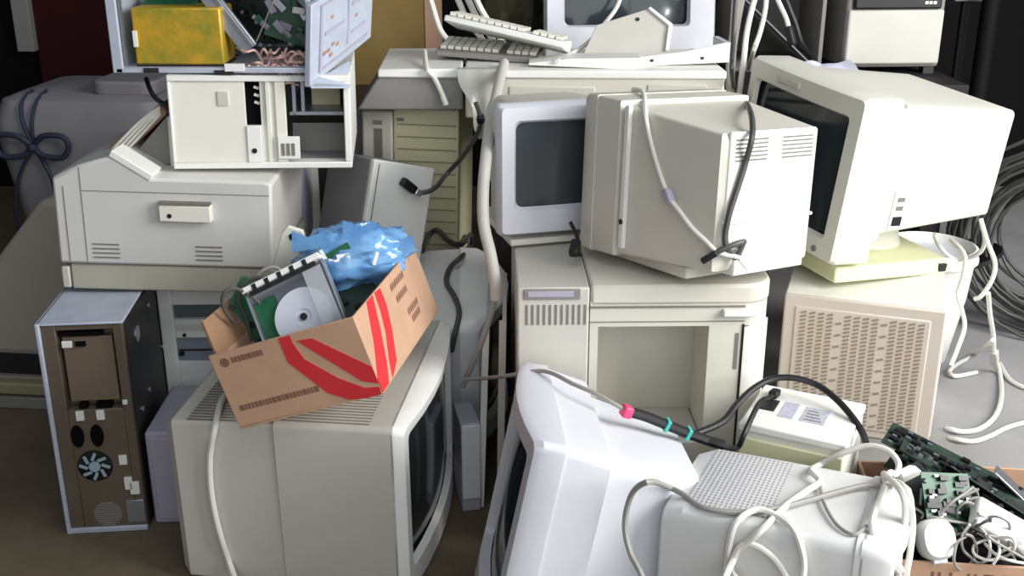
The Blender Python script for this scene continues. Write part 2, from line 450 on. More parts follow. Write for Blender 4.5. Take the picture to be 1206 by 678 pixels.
def printer_left():
    w, d, h = .425, .36, .235
    t = thing('laser_printer', 'beige laser printer with a side latch and raised output tray atop both left towers', 'printer', (-.681, 2.236, .449), (0, 2, 1))
    yf = -d/2
    prof = [(-w/2, .058), (w/2-.008, .058), (w/2-.004, h-.004), (w/2-.02, h), (-w/2+.190, h), (-w/2+.118, h+.042), (-w/2+.055, h+.022), (-w/2+.002, h-.004)]
    MB().prism(prof, yf, d/2).build('body', M['printergrey'], t, bevel=.006)
    lo = MB().span(-w/2+.018, w/2-.004, yf+.006, d/2-.006, .003, .056).build('paper_cassette', mat('dull beige cassette', srgb(176, 172, 156), .55), t, bevel=.004)
    MB().span(-w/2, -w/2+.016, yf+.004, d/2-.004, .006, .05).build('corner_foot', M['grey'], t, bevel=.003)
    MB().box((-w/2+.155, yf+.03, h+.024), (.088, .064, .014), (0, 32, 0)).build('hinge_bar', M['white'], t, bevel=.002)
    lt = MB().span(-w/2+.205, -w/2+.305, yf-.016, yf+.004, h-.082, h-.048).build('latch', M['cream'], t, bevel=.003)
    MB().span(-w/2+.206, -w/2+.304, yf-.017, yf+.002, h-.047, h-.043).build('latch_shadow', M['slot'], lt)
    MB().cyl((-w/2+.226, yf-.017, h-.069), (-w/2+.226, yf-.015, h-.069), .0045, n=14).build('keyhole', M['black'], lt)
    m = MB()
    for x in (.068, .268):
        for k in range(4): m.span(-w/2+x, -w/2+x+.052, yf-.0012, yf+.001, .072+.009*k, .0745+.009*k)
    m.build('vent_slots', M['slot'], t)
    m = MB()
    m.span(-w/2+.022, -w/2+.0232, yf-.0012, yf+.001, .06, h-.02); m.span(-w/2+.056, -w/2+.057, yf-.0012, yf+.001, .06, h+.018)
    m.span(-w/2+.057, w/2-.01, yf-.0012, yf+.001, h-.028, h-.027)
    m.build('panel_seam', M['slot'], t)
    # output tray: a sloping lid of ribs with a dark triangular throat behind
    m = MB().prism([(-w/2+.060, h+.016), (-w/2+.185, h+.122), (-w/2+.197, h+.116), (-w/2+.202, h+.105), (-w/2+.11, h+.018)], yf+.10, d/2-.01)
    tr = m.build('output_tray', M['brownslat'], t, bevel=.003)
    m = MB()
    for k in range(4):
        a = .012*k
        m.tube([(-w/2+.085+a, yf+.097-.001*k, h+.026+a*.2), (-w/2+.145+a*.9, yf+.097, h+.085+a*.2), (-w/2+.19, yf+.097, h+.120-a*.4)], .003, 6)
    build_each(m, 'rib', M['cream'], tr)
    MB().prism([(-w/2+.12, h+.01), (-w/2+.20, h+.10), (-w/2+.212, h+.09), (-w/2+.212, h)], yf+.11, yf+.2).build('tray_throat', M['midgrey'], t)
    MB().span(-w/2+.203, -w/2+.215, yf+.095, yf+.12, h, h+.10).build('tray_post', M['cream'], t, bevel=.002)
printer_left()

def chassis():
    w, d, h = .345, .34, .182
    t = thing('computer_chassis', 'cream empty computer chassis standing on the left printer with an open bay and black slot', 'computer chassis', (-.506, 2.29, .688), (0, 1, 6))
    yf = -d/2; X = lambda px: -w/2+(px-200)/213*w; Z = lambda px: (209-px)/112*h
    m = MB()
    e = .012
    m.span(-w/2, w/2, yf, d/2, 0, e); m.span(-w/2, w/2, yf, d/2, h-e, h)
    m.span(-w/2, -w/2+.006, yf, d/2, e, h-e); m.span(w/2-.013, w/2, yf, d/2, e, h-e)
    m.build('frame', M['white'], t, bevel=.002)
    MB().span(-w/2+.006, w/2-.013, d/2-.004, d/2, e, h-e).build('back_plate', M['midgrey'], t)
    m = MB(); m.span(X(337), w/2-.0135, yf+.03, d/2-.01, e, e+.001); m.span(w/2-.0145, w/2-.0135, yf+.03, d/2-.01, e, h-e); m.build('bay_lining', M['dimgrey'], t)
    m = MB(); m.span(-w/2+.006, X(289), yf+.004, yf+.012, e, h-e); m.build('front_panel', M['cream'], t, bevel=.001)
    MB().span(X(289), X(306), yf+.02, yf+.024, Z(157), h-e).build('slot', M['blackhole'], t)
    m = MB()
    for k in range(3): m.box((X(302), yf+.018, Z(113+9*k)), (.010, .004, .005), (0, 20, 0))
    build_each(m, 'slot_tab', M['white'], t)
    lp = MB().span(X(289), X(306), yf, yf+.012, e, Z(157)).build('lock_plate', M['white'], t, bevel=.001)
    MB().cyl((X(297), yf-.002, Z(187)), (X(297), yf+.002, Z(187)), .005, n=16).build('keyhole', M['black'], lp)
    m = MB(); m.span(X(306), X(336), yf+.010, yf+.02, e, h-e); m.span(X(313), X(318), yf+.004, yf+.012, e, h-e); m.span(X(324), X(336), yf+.004, yf+.012, e, h-e)
    m.build('pillar', M['cream'], t, bevel=.001)
    br = MB(); br.span(X(325), X(351), yf-.002, yf+.004, Z(197), Z(170)); br = br.build('bracket', M['white'], t, bevel=.001)
    m = MB()
    for k in range(3): m.span(X(329+6*k), X(333+6*k), yf-.0032, yf, Z(193), Z(178))
    m.build('bracket_slots', M['slot'], br)
    m = MB(); m.span(X(257), X(270), yf+.001, yf+.006, Z(133), Z(116)); m.build('embossed_square', M['grey'], t, bevel=.001)
    # inside the open bay
    m = MB(); m.span(X(338), X(405), yf+.05, d/2-.01, Z(150), Z(146)); m.span(X(342), X(346), yf+.05, yf+.06, Z(150), h-e); m.span(X(352), X(356), yf+.06, yf+.07, Z(150), h-e)
    m.build('inner_shelf', M['steel'], t)
    MB().span(X(362), X(398), yf+.12, yf+.2, Z(146), Z(122)).build('drive_cage', M['yellowed'], t, bevel=.002)
    MB().span(X(338), X(405), yf+.10, yf+.104, e, Z(166)).build('inner_plate', M['midgrey'], t)
chassis()

def open_case():
    o = Vector((-.49, 2.255, .875))
    t = thing('open_computer_case', 'opened pale blue computer case atop the cream chassis, gold box and wires inside', 'computer case', o)
    A = lambda u, v, Y: at(u, v, Y)-o
    yf = 2.115-o.y; yb = .16
    x0 = A(140, 92, 2.115).x-.004; x1 = A(368, 92, 2.115).x; zt = .235
    e = .010
    m = MB()
    m.span(x0, x1, yf, yb, 0, e)
    m.span(x0-.006, x0+e+.004, yf, yb, 0, zt)
    m.span(x1-e, x1, yf+.02, yb, 0, zt)
    m.span(x0, x1, yb-.004, yb, 0, zt); m.span(x0, x1, yf, yb, zt-.006, zt)
    m.build('case_frame', M['bluesteel'], t, bevel=.002)
    MB().span(x0+.016, x0+.019, yf+.006, yf+.02, .012, zt-.01).build('inner_rail', M['steel'], t)
    g = MB().span(A(152,0,2.13).x, A(258,0,2.13).x, yf+.014, yf+.11, A(0,76,2.13).z, A(0,9,2.13).z).build('power_supply', M['gold'], t, bevel=.004)
    MB().span(A(152,0,2.13).x, A(258,0,2.13).x, yf+.018, yf+.11, .011, A(0,76,2.13).z).build('drive_tray', M['dark'], t)
    MB().span(A(153,0,2.13).x-.001, A(157,0,2.13).x, yf+.010, yf+.016, A(0,55,2.13).z, A(0,36,2.13).z).build('label_strip', M['white'], g)
    m = MB(); m.span(x0+.02, x1-.012, yb-.03, yb-.02, .02, zt-.01)
    m.build('motherboard', M['darkpcb'], t)
    m = MB()
    m.box(A(200,4,2.2), (.10, .08, .004), (12, 0, 5)); m.box(A(345,20,2.25), (.09, .004, .10), (0, 20, 12)); m.box(A(380,35,2.3), (.07, .004, .12), (8, -25, 8))
    build_each(m, 'circuit_board', M['pcb'], t)
    m = MB(); rnd = random.Random(3)
    for k in range(46):
        u, v = rnd.uniform(268, 362), rnd.uniform(-14, 86)
        p = A(u, v, rnd.uniform(2.28, 2.36)); s = rnd.uniform(.006, .02)
        m.box(p, (s, .012, s*rnd.uniform(.4, 1.2)), (0, rnd.uniform(0, 90), 0))
    m.build('chips', M['chip'], t)
    m = MB()
    for k in range(22):
        u, v = rnd.uniform(268, 362), rnd.uniform(-10, 80)
        p = A(u, v, 2.27); s = rnd.uniform(.004, .011)
        m.box(p, (s, .01, s), (0, rnd.uniform(0, 90), 0))
    m.build('connectors', M['steel'], t)
    for k in range(16):
        u, v = rnd.uniform(300, 360), rnd.uniform(-8, 58)
        p = A(u, v, rnd.uniform(2.17, 2.24)); s = rnd.uniform(.007, .018)
        MB().box(p, (s*1.6, .006, s*.8), (rnd.uniform(-20, 20), rnd.uniform(0, 90), 0)).build('loose_component', M[rnd.choice(['steel', 'pcb', 'label', 'lilac', 'darkpcb', 'steel'])], t, bevel=.0008)
    # slanted drive bracket with a ridge
    p0, p1 = A(248, -6, 2.17), A(292, 58, 2.14)
    dv = (p1-p0); c = (p0+p1)/2; ang = math.degrees(math.atan2(dv.z, dv.x))
    b = MB().box(c, (dv.length, .012, .034), (0, -ang, 0)).build('drive_bracket', M['steel'], t, bevel=.002)
    m = MB(); nrm = Vector((-dv.z, 0, dv.x)).normalized()
    m.box(c+Vector((0,-.007,0))+nrm*.008, (dv.length*.96, .004, .005), (0, -ang, 0)); m.build('bracket_ridge', M['silver'], b)
    MB().tube([A(302,48,2.13), A(312,25,2.13), A(322,0,2.14)], .0018, 6).build('rod', M['silver'], t)
    # tangle of pinkish wires along the bottom
    m = MB()
    for k in range(44):
        u, v = rnd.uniform(292, 356), rnd.uniform(62, 96)
        a, b2 = rnd.uniform(-16, 16), rnd.uniform(-9, 9)
        m.tube([A(u-a, v-b2, 2.17), A(u-a*.3, v+rnd.uniform(-6,6), 2.14), A(u+a*.4, v+rnd.uniform(-6,6), 2.15), A(u+a, v+b2, 2.17)], .0025, 5, 4)
    m.build('wires', M['copper'], t)
    m = MB(); m.span(A(258,0,2.115).x, A(281,0,2.115).x, yf-.003, yf+.004, .004, .018); m.build('paper_tag', M['label'], t)
    m = MB(); m.span(A(160,0,2.115).x, A(178,0,2.115).x, yf-.002, yf+.002, .001, .010); m.span(A(245,0,2.115).x, A(268,0,2.115).x, yf-.002, yf+.002, -.002, .006)
    build_each(m, 'clip', M['dark'], t)
    # the stamped side cover leaning off the right edge
    q = [A(365,103,2.10), A(437,44,2.33), A(441,-40,2.36), A(367,6,2.10)]
    off = Vector((-.012, .004, 0))
    sc = MB().hexa([q[0], q[0]+off, q[1]+off, q[1], q[3], q[3]+off, q[2]+off, q[2]]).build('side_cover', M['bluesteel'], t, bevel=.002)
    def S(a, b, lift=.0015):
        lo = q[0].lerp(q[1], a); hi = q[3].lerp(q[2], a); n = (q[1]-q[0]).cross(q[3]-q[0]).normalized()
        if n.y > 0: n = -n
        return lo.lerp(hi, b)+n*lift
    m = MB()
    for a0, a1, b0, b1 in ((.12,.9,.10,.13),(.12,.9,.9,.93),(.12,.15,.13,.9),(.55,.58,.2,.86),(.2,.5,.52,.56),(.62,.85,.3,.34),(.62,.85,.66,.72)):
        m.hexa([S(a0,b0,0),S(a1,b0,0),S(a1,b1,0),S(a0,b1,0),S(a0,b0,.004),S(a1,b0,.004),S(a1,b1,.004),S(a0,b1,.004)])
    m.build('stamped_ridge', M['lilac'], sc)
    m = MB()
    for a, b in ((.2,.3),(.26,.3),(.33,.34),(.3,.22),(.4,.3),(.7,.5),(.75,.78),(.3,.7)):
        m.hexa([S(a-.02,b-.02,0),S(a+.02,b-.02,0),S(a+.02,b+.02,0),S(a-.02,b+.02,0),S(a-.02,b-.02,.003),S(a+.02,b-.02,.003),S(a+.02,b+.02,.003),S(a-.02,b+.02,.003)])
    build_each(m, 'punched_hole', mat('orange brown rivet', srgb(170, 130, 110), .5), sc)
    # folded lip under the cover
    q2 = [A(366,104,2.11), A(412,104,2.13), A(412,74,2.22), A(366,100,2.10)]
    MB().hexa([q2[0], q2[1], q2[2], q2[3], q2[0]+Vector((0,.004,.004)), q2[1]+Vector((0,.004,.004)), q2[2]+Vector((0,.004,.004)), q2[3]+Vector((0,.004,.004))]).build('folded_lip', M['bluesteel'], t)
open_case()

# ------------------------------------------------------------------ dim things in the left background
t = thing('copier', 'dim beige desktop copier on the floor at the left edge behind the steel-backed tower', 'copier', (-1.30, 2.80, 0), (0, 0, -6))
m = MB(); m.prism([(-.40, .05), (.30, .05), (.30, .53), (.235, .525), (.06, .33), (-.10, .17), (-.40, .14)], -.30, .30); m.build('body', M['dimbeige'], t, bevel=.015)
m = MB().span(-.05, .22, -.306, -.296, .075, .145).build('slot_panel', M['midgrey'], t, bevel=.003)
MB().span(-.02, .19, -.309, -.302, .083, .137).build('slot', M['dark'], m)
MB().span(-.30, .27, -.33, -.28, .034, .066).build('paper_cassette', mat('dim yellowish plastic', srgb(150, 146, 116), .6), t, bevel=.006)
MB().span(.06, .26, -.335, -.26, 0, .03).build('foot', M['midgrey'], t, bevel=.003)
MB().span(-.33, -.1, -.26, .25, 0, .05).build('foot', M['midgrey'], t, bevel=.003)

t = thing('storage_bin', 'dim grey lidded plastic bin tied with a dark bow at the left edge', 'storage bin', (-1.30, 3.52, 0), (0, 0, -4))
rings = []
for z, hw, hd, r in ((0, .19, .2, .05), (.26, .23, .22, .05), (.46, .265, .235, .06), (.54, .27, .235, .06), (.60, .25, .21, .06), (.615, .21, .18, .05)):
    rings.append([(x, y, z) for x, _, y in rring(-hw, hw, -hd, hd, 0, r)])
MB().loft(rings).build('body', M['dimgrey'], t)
m = MB().loft([[(x+.13, y, z) for x, _, y in rring(-.1, .1, -.17, .17, 0, .04)] for z in (.61, .655)]).build('lid_ridge', M['dimgrey'], t, bevel=.008)
m = MB()
for dx in (-.022, .022):
    m.tube([(-.14+dx, -.14, .622), (-.14+dx, -.215, .597), (-.14+dx*.6, -.243, .54), (-.13, -.243, .47)], .006, 6)
    m.tube([(-.13, -.245, .47), (-.14+dx*2.2, -.245, .38), (-.15+dx*3.2, -.24, .28), (-.15+dx*3.4, -.235, .18)], .006, 6)
m.build('cord', M['navy'], t)
m = MB()
for s in (-1, 1):
    m.tube([(-.13, -.25, 0.470), (-.13+s*.04, -.262, 0.505), (-.13+s*.10, -.262, 0.505), (-.13+s*.115, -.258, 0.475), (-.13+s*.09, -.258, 0.440), (-.13+s*.03, -.256, 0.445), (-.13, -.25, 0.470)], .009, 8)
m.lathe([(.001,-.014),(.014,-.008),(.016,0),(.014,.008),(.001,.014)], 12, (-.13, -.256, 0.470))
m.build('bow', M['navy'], t)
# ------------------------------------------------------------------ big left monitor with the carton on it
FLW, FLD, FLH = .48, .42, .345
fl = crt('monitor', 'big beige monitor in front on the left, dark screen turned right, carton on top', (-.366, 1.946, .006), (0, -1.5, 83.4), FLW, FLD, FLH,
    (M['bright'], M['grey'], M['glass']), bez=.022, bulge=.026, dome=.014, corner=.015, margin=(.024, .03, .05, .022), recess=.006, foot=False,
    sections=[(0,-1,1,0,1,.012),(.52,-1,1,0,1,.012),(.525,-.985,.985,.012,.988,.008),(.98,-.975,.90,.03,.972,.008)])
m = MB()
for k in range(44):
    x = -FLW/2+.012+k*(FLW-.024)/43
    m.span(x-.0012, x+.0012, -FLD/2+.06, -FLD/2+.215, FLH-.001, FLH+.0006)
    if x < .2: m.span(x-.0012, x+.0012, -FLD/2+.25, FLD/2-.035, FLH*.972, FLH*.982)
m.build('vent_slots', M['slot'], fl)

CO, CR_ = Vector((-.299, 1.825, .396)), (0, -19, -10)
def carton():
    w, d, h = .267, .377, .138; e = .004
    t = thing('cardboard_carton', 'open brown cardboard carton with red corner stripes, tilted on top of the big left monitor', 'cardboard box', CO, CR_)
    m = MB()
    m.span(-w/2, w/2, -d/2, d/2, 0, e)
    m.span(-w/2, w/2, -d/2, -d/2+e, e, h); m.span(-w/2, w/2, d/2-e, d/2, e, h*.8)
    m.span(-w/2, -w/2+e, -d/2+e, d/2-e, e, h*.9); m.span(w/2-e, w/2, -d/2+e, d/2-e, e, h)
    m.build('carton_walls', M['cardboard'], t, bevel=.001)
    MB().hexa([(-w/2, -d/2+.02, h*.9), (-w/2+e, -d/2+.02, h*.9), (-w/2+e, d/2-.03, h*.9), (-w/2, d/2-.03, h*.9),
               (-w/2-.018, -d/2+.05, h+.045), (-w/2-.014, -d/2+.05, h+.047), (-w/2-.014, d/2-.10, h+.047), (-w/2-.018, d/2-.10, h+.045)]).build('side_flap', M['cardboardin'], t)
    F = lambda s, q: (-w/2+s*w, q*h)
    S = lambda s, q: (-d/2+s*d, q*h)
    m = MB(); y = -d/2-.0008
    m.prism([F(.49,.985), F(.57,.985), F(.57,.88), F(.60,.66), F(.76,.33), F(.90,.13), F(.995,.10), F(.985,.0), F(.90,.0), F(.78,.03), F(.66,.18), F(.49,.67)], y, y+.001)
    m.prism([F(.60,.90), F(.70,.88), F(.995,.36), F(.997,.14), F(.90,.22)], y, y+.001)
    x = w/2-.0002
    m.prism([S(.185,.99), S(.275,.99), S(.22,.60), S(.15,.22), S(.09,.02), S(.0,.02), S(.0,.2), S(.10,.55)], x, x+.001, 'yz')
    m.prism([S(.305,.99), S(.385,.97), S(.385,.75), S(.34,.45), S(.26,.12), S(.15,.02), S(.18,.2), S(.26,.5), S(.295,.75)], x, x+.001, 'yz')
    m.build('red_stripes', M['red'], t)
    # printed marks: a round emblem with a line of print, a lower line, and script lines on the side
    rnd = random.Random(5); m = MB()
    c = F(.09, .87); m.prism([(c[0]+.008*math.cos(k*PI/8), c[1]+.008*math.sin(k*PI/8)) for k in range(16)], y, y+.001)
    s = .14
    while s < .36:
        a = rnd.uniform(.008, .02); m.prism([F(s,.84), F(s+a,.84), F(s+a,.91), F(s,.91)], y, y+.001); s += a+.006
    s = .06
    while s < .60:
        a = rnd.uniform(.01, .03); q = .26; m.prism([F(s,q-.03), F(s+a,q-.03), F(s+a,q+.04), F(s,q+.04)], y, y+.001); s += a+.008
    for s0, s1, q in ((.50,.72,.80),(.52,.70,.62),(.60,.76,.36),(.62,.74,.24)):
        s = s0
        while s < s1:
            a = rnd.uniform(.012, .03); m.prism([S(s,q), S(s+a,q+.02), S(s+a,q+.10), S(s,q+.07)], x, x+.0008, 'yz'); s += a+.008
    m.build('printed_marks', M['brownink'], t)
carton()

def local_thing(name, label, cat, p, rot, group=None): return thing(name, label, cat, p, rot, group)

# disc drive lying open in the carton
t = thing('disc_drive', 'opened disc drive showing a pale round disc, lying in the red-striped carton', 'disc drive', at(351, 366, 1.76), (54, -25, 6))
w, d = .148, .135
m = MB(); m.span(-w/2, w/2, -d/2, d/2, -.012, -.009); m.span(-w/2, -w/2+.003, -d/2, d/2, -.012, .012); m.span(w/2-.003, w/2, -d/2, d/2, -.012, .012); m.span(-w/2, w/2, -d/2, -d/2+.003, -.012, .006)
m.build('frame', M['steel'], t, bevel=.0008)
MB().span(-w/2+.004, -w/2+.045, -d/2+.005, d/2-.02, -.009, -.004).build('circuit_board', M['pcb'], t)
MB().lathe([(.0,-.003),(.052,-.003),(.052,.001),(.014,.001),(.014,-.001),(0,-.001)], 48, (.006, -.014, 0)).build('disc', M['disc'], t)
MB().cyl((.006, -.014, -.001), (.006, -.014, .004), .006).build('hub', M['dark'], t)
f = MB().span(-w/2, w/2, d/2-.004, d/2+.006, -.012, .022).build('front_strip', M['label'], t, bevel=.001)
m = MB(); m.span(-w/2+.012, w/2-.012, d/2-.012, d/2-.003, .012, .016)
for k in range(5): m.span(-w/2+.02+.024*k, -w/2+.028+.024*k, d/2-.009, d/2+.004, .0205, .0226)
m.build('strip_slots', M['dark'], f)
MB().span(w/2-.04, w/2-.006, -d/2+.004, d/2-.012, .010, .012).build('clear_cover', M['clear'], t)

# blue plastic bag with a board inside
t = thing('plastic_bag', 'crumpled translucent blue plastic bag stuffed in the back of the red-striped carton', 'plastic bag', at(415, 302, 1.93))
rings = []
NB = 44
for j in range(29):
    q = j/28*PI
    ring = []
    for k in range(NB):
        a = 2*PI*k/NB
        p = Vector((math.sin(q)*math.cos(a), math.sin(q)*math.sin(a), math.cos(q)))
        n = noise.noise(p*1.8+Vector((3, 1, 7)))*.20 + abs(noise.noise(p*3.4+Vector((1, 9, 2))))*.30 - .06 + noise.noise(p*7)*.05
        ring.append((p.x*.105*(1+n), p.y*.075*(1+n), p.z*.062*(1+n)+p.x*.008))
    rings.append(ring)
MB().loft(rings).build('film', M['bag'], t, angle=60)
m = MB()
for k, (u, v) in enumerate(((-.07,.045),(.02,.06),(.085,.03))):
    m.prism([(u-.03, v-.02), (u+.035, v-.012), (u+.03, v+.018), (u+.0, v+.008), (u-.028, v+.02)], -.05+.012*k, -.0485+.012*k)
build_each(m, 'film_fold', M['bag'], t)
MB().box((-.02, -.062, .012), (.07, .003, .04), (0, -28, 10)).build('circuit_board', M['pcb'], t)
m = MB()
for k in range(7): m.box((-.012+.011*k*math.cos(k), -.066, .018+.007*math.sin(k*2.1)), (.024, .003, .006), (0, -30+23*k, 10))
build_each(m, 'crinkle', M['label'], t)

t = thing('metal_bracket', 'beige plastic bracket with a round black hole standing in the back of the red-striped carton', 'bracket', at(343, 288, 1.93), (0, 18, 0))
m = MB(); m.prism([(-.022, -.05), (.022, -.05), (.022, .02), (.014, .034), (-.014, .034), (-.022, .02)], -.006, .006); m.build('plate', M['cream'], t, bevel=.002)
MB().cyl((0, -.0075, .018), (0, .0075, .018), .007).build('hole', M['blackhole'], t)

t = thing('circuit_board', 'green circuit board poking from the left side of the red-striped carton', 'circuit board', at(303, 374, 1.83), (70, 30, 20))
MB().span(-.055, .055, -.06, .06, -.001, .001).build('board', M['pcb'], t)
m = MB(); rnd = random.Random(9)
for k in range(16): x, y = rnd.uniform(-.05, .05), rnd.uniform(-.055, .055); m.span(x-.006, x+.006, y-.004, y+.004, .001, .005)
m.build('chips', M['chip'], t)
t = thing('circuit_board', 'dark circuit board beneath the blue bag inside the red-striped carton', 'circuit board', at(408, 352, 1.86), (25, -15, 35))
MB().span(-.06, .06, -.05, .05, -.001, .001).build('board', M['darkpcb'], t)
m = MB()
for k in range(18): x, y = rnd.uniform(-.05, .05), rnd.uniform(-.045, .045); m.span(x-.006, x+.006, y-.004, y+.004, .001, .006)
m.build('chips', M['chip'], t)

# ------------------------------------------------------------------ middle left, behind
rc = crt('monitor', 'round-cornered beige monitor behind the big left monitor, a dark cord waving over its top', (-.265, 2.42, .034), (0, -10, 92), .37, .36, .335,
    (M['bright'], M['offwhite'], M['glass']), bez=.035, bulge=.075, corner=.03, margin=(.035,.035,.05,.035),
    sections=[(0,-.98,.98,.0,.99,.02),(.45,-.95,.95,.0,.98,.025),(.5,-.85,.85,.05,.94,.03),(1,-.7,.7,.1,.9,.03)], foot=False)

t = thing('drive_enclosure', 'small grey and white box leaning behind the carton and its blue bag', 'box', (-.330, 2.43, .405), (-4, 16, 40))
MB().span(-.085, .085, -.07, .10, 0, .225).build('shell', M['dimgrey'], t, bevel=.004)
MB().span(-.084, .084, -.084, -.068, .002, .224).build('front_panel', M['bright'], t, bevel=.004)
m = MB(); m.span(-.072, -.070, -.0852, -.083, .01, .215); m.build('panel_seam', M['slot'], t)

def tower_big():
    w, d, h = .235, .34, .715
    t = thing('server_tower', 'tall yellowed tower with horizontal ribs standing behind the carton and round-cornered monitor', 'computer', (-.25, 2.80, 0), (0, 1.5, -4))
    yf = -d/2
    MB().span(-w/2, w/2, yf+.03, d/2, 0, h).build('case', M['yellowed'], t, bevel=.004)
    MB().span(-w/2, -w/2+.075, yf-.006, yf+.032, .01, h-.012).build('front_column', M['beige'], t, bevel=.006)
    MB().span(-w/2+.076, w/2, yf, yf+.031, .01, h-.004).build('front_panel', M['yellowed'], t, bevel=.004)
    m = MB()
    for k in range(18): m.span(-w/2+.085, w/2-.006, yf-.0015, yf+.002, h-.045-.030*k, h-.042-.030*k)
    m.build('rib_grooves', mat('olive shadow', srgb(150, 146, 112), .8), t)
    m = MB(); m.span(-w/2+.030, -w/2+.050, yf-.0075, yf-.004, .3, h-.055); m.build('groove', M['slot'], t)
    m = MB(); m.span(-w/2+.028, -w/2+.05, yf-.008, yf-.003, h-.045, h-.035); m.span(-w/2+.085, -w/2+.102, yf-.0025, yf+.002, h-.036, h-.028)
    build_each(m, 'badge', M['midgrey'], t)
    MB().cyl((-w/2+.034, yf-.008, h-.33), (-w/2+.034, yf-.003, h-.33), .005).build('power_button', M['dark'], t)
tower_big()
t = thing('computer_tower', 'narrow dark-sided tower behind the left printer, seen only as stripes under the chassis', 'computer', (-.447, 2.86, 0), (0, 0, 2))
MB().span(-.085, .085, -.15, .17, 0, .70).build('case', M['dark'], t, bevel=.004)
m = MB(); m.span(-.085, -.045, -.165, -.148, .005, .695); m.build('front_column', M['cream'], t, bevel=.003)
m = MB(); m.span(.050, .085, -.165, -.148, .005, .695); m.build('front_column', M['midgrey'], t, bevel=.003)
t = thing('computer_case', 'upright slim white case edge between the left printer and the dark-sided tower', 'computer case', (-.545, 2.62, 0), (0, 0, 4))
MB().span(-.05, .05, -.12, .12, 0, .64).build('shell', M['coolwhite'], t, bevel=.004)
MB().span(-.05, .05, -.128, -.118, .01, .63).build('front_panel', M['lilac'], t, bevel=.003)

# ------------------------------------------------------------------ the centre: printer below, two monitors above
def printer_centre():
    w, d, h = .462, .50, .54
    t = thing('laser_printer', 'large beige floor printer in the centre with a square output recess under two monitors', 'printer', (.235, 2.106, 0), (0, 0, 1.2))
    yf = -d/2; X = lambda px: -w/2+(px-606)/302*w; Z = lambda px: h-(px-336)/302*w*1.04
    rcx0, rcx1, rcz1, rcz0 = X(702), X(834), Z(386), Z(535)
    xs = X(692)
    # left column
    lc = MB().span(-w/2, xs-.001, yf, d/2, 0, h-.004).build('left_column', M['grey'], t, bevel=.004)
    m = MB()
    for k in range(11): m.span(X(616)+k*.0105, X(616)+k*.0105+.004, yf-.0012, yf+.002, Z(383), Z(359))
    m.build('vent_slots', M['slot'], lc)
    MB().span(X(614), X(680), yf-.003, yf+.004, Z(352), Z(340)).build('label_plate', M['midgrey'], lc, bevel=.001)
    MB().span(X(618), X(672), yf-.004, yf+.004, Z(349), Z(342)).build('badge', M['lilac'], lc, bevel=.001)
    # main body with a real recess and a rounded right corner
    m = MB()
    m.span(xs, rcx0, yf, d/2, 0, h-.03)
    m.span(rcx0, rcx1, yf, d/2, rcz1, h-.03); m.span(rcx0, rcx1, yf, d/2, 0, rcz0)
    m.span(rcx0, rcx1, yf+.14, d/2, rcz0, rcz1)
    r = .05
    pr = [(rcx1, yf), (w/2-r, yf)]+[(w/2-r+r*math.sin(a*PI/16), yf+r-r*math.cos(a*PI/16)) for a in range(1, 9)]+[(w/2, d/2), (rcx1, d/2)]
    m.prism(pr, 0, h-.03, 'xy')
    m.build('body', M['beige'], t)
    pr = [(xs, yf-.002), (w/2-r, yf-.002)]+[(w/2-r+(r+.002)*math.sin(a*PI/16), yf+r-(r+.002)*math.cos(a*PI/16)) for a in range(1, 9)]+[(w/2+.002, d/2), (xs, d/2)]
    top = MB().prism(pr, h-.038, h, 'xy').build('top_cover', M['beige'], t, bevel=.006)
    m = MB(); m.span(xs, w/2-r, yf-.0025, yf, h-.043, h-.040); m.span(xs, w/2-r, yf-.0012, yf+.001, Z(382)+.002, Z(382)+.0035); m.build('panel_seam', M['slot'], t)
    MB().box(((X(848)+X(888))/2, yf-.005, Z(369)), (X(888)-X(848), .018, .012), (0, 0, 0)).build('release_latch', M['white'], t, bevel=.003)
    m = MB(); m.span(X(873), X(876), yf-.0015, yf+.002, Z(540), Z(384)); m.build('door_gap', M['dark'], t)
    dp = MB().prism([(X(878), yf-.004), (w/2-r, yf-.004)]+[(w/2-r+(r+.004)*math.sin(a*PI/16), yf+r-(r+.004)*math.cos(a*PI/16)) for a in range(1, 8)]+[(w/2-.01, yf+r), (X(878), yf+.004)], .02, Z(386), 'xy').build('side_door', M['cream'], t, bevel=.003)
    m = MB(); m.span(X(866), X(870), yf-.0012, yf+.001, Z(440), Z(395)); m.build('indicator_strip', M['slot'], t)
    MB().span(rcx0+.002, rcx1-.002, yf+.02, yf+.14, rcz0, rcz0+.006).build('output_tray', M['grey'], t, bevel=.002)
printer_centre()

cs = crt('monitor', 'small white monitor with a grey screen facing forward on top of the centre printer', (.086, 2.235, .565), (0, 0, 16), .31, .28, .258,
    (M['coolwhite'], M['beige'], M['glassgrey']), bez=.03, bulge=.004, dome=.006, margin=(.030, .03, .050, .030), corner=.008, recess=.004, foot=False)
MB().span(-.13, .13, -.13, .12, -.024, -.010).build('swivel_base', M['cream'], cs, bevel=.004)
MB().lathe([(.09,-.011),(.08,.002),(.07,.004)], 32).build('swivel_neck', M['midgrey'], cs)

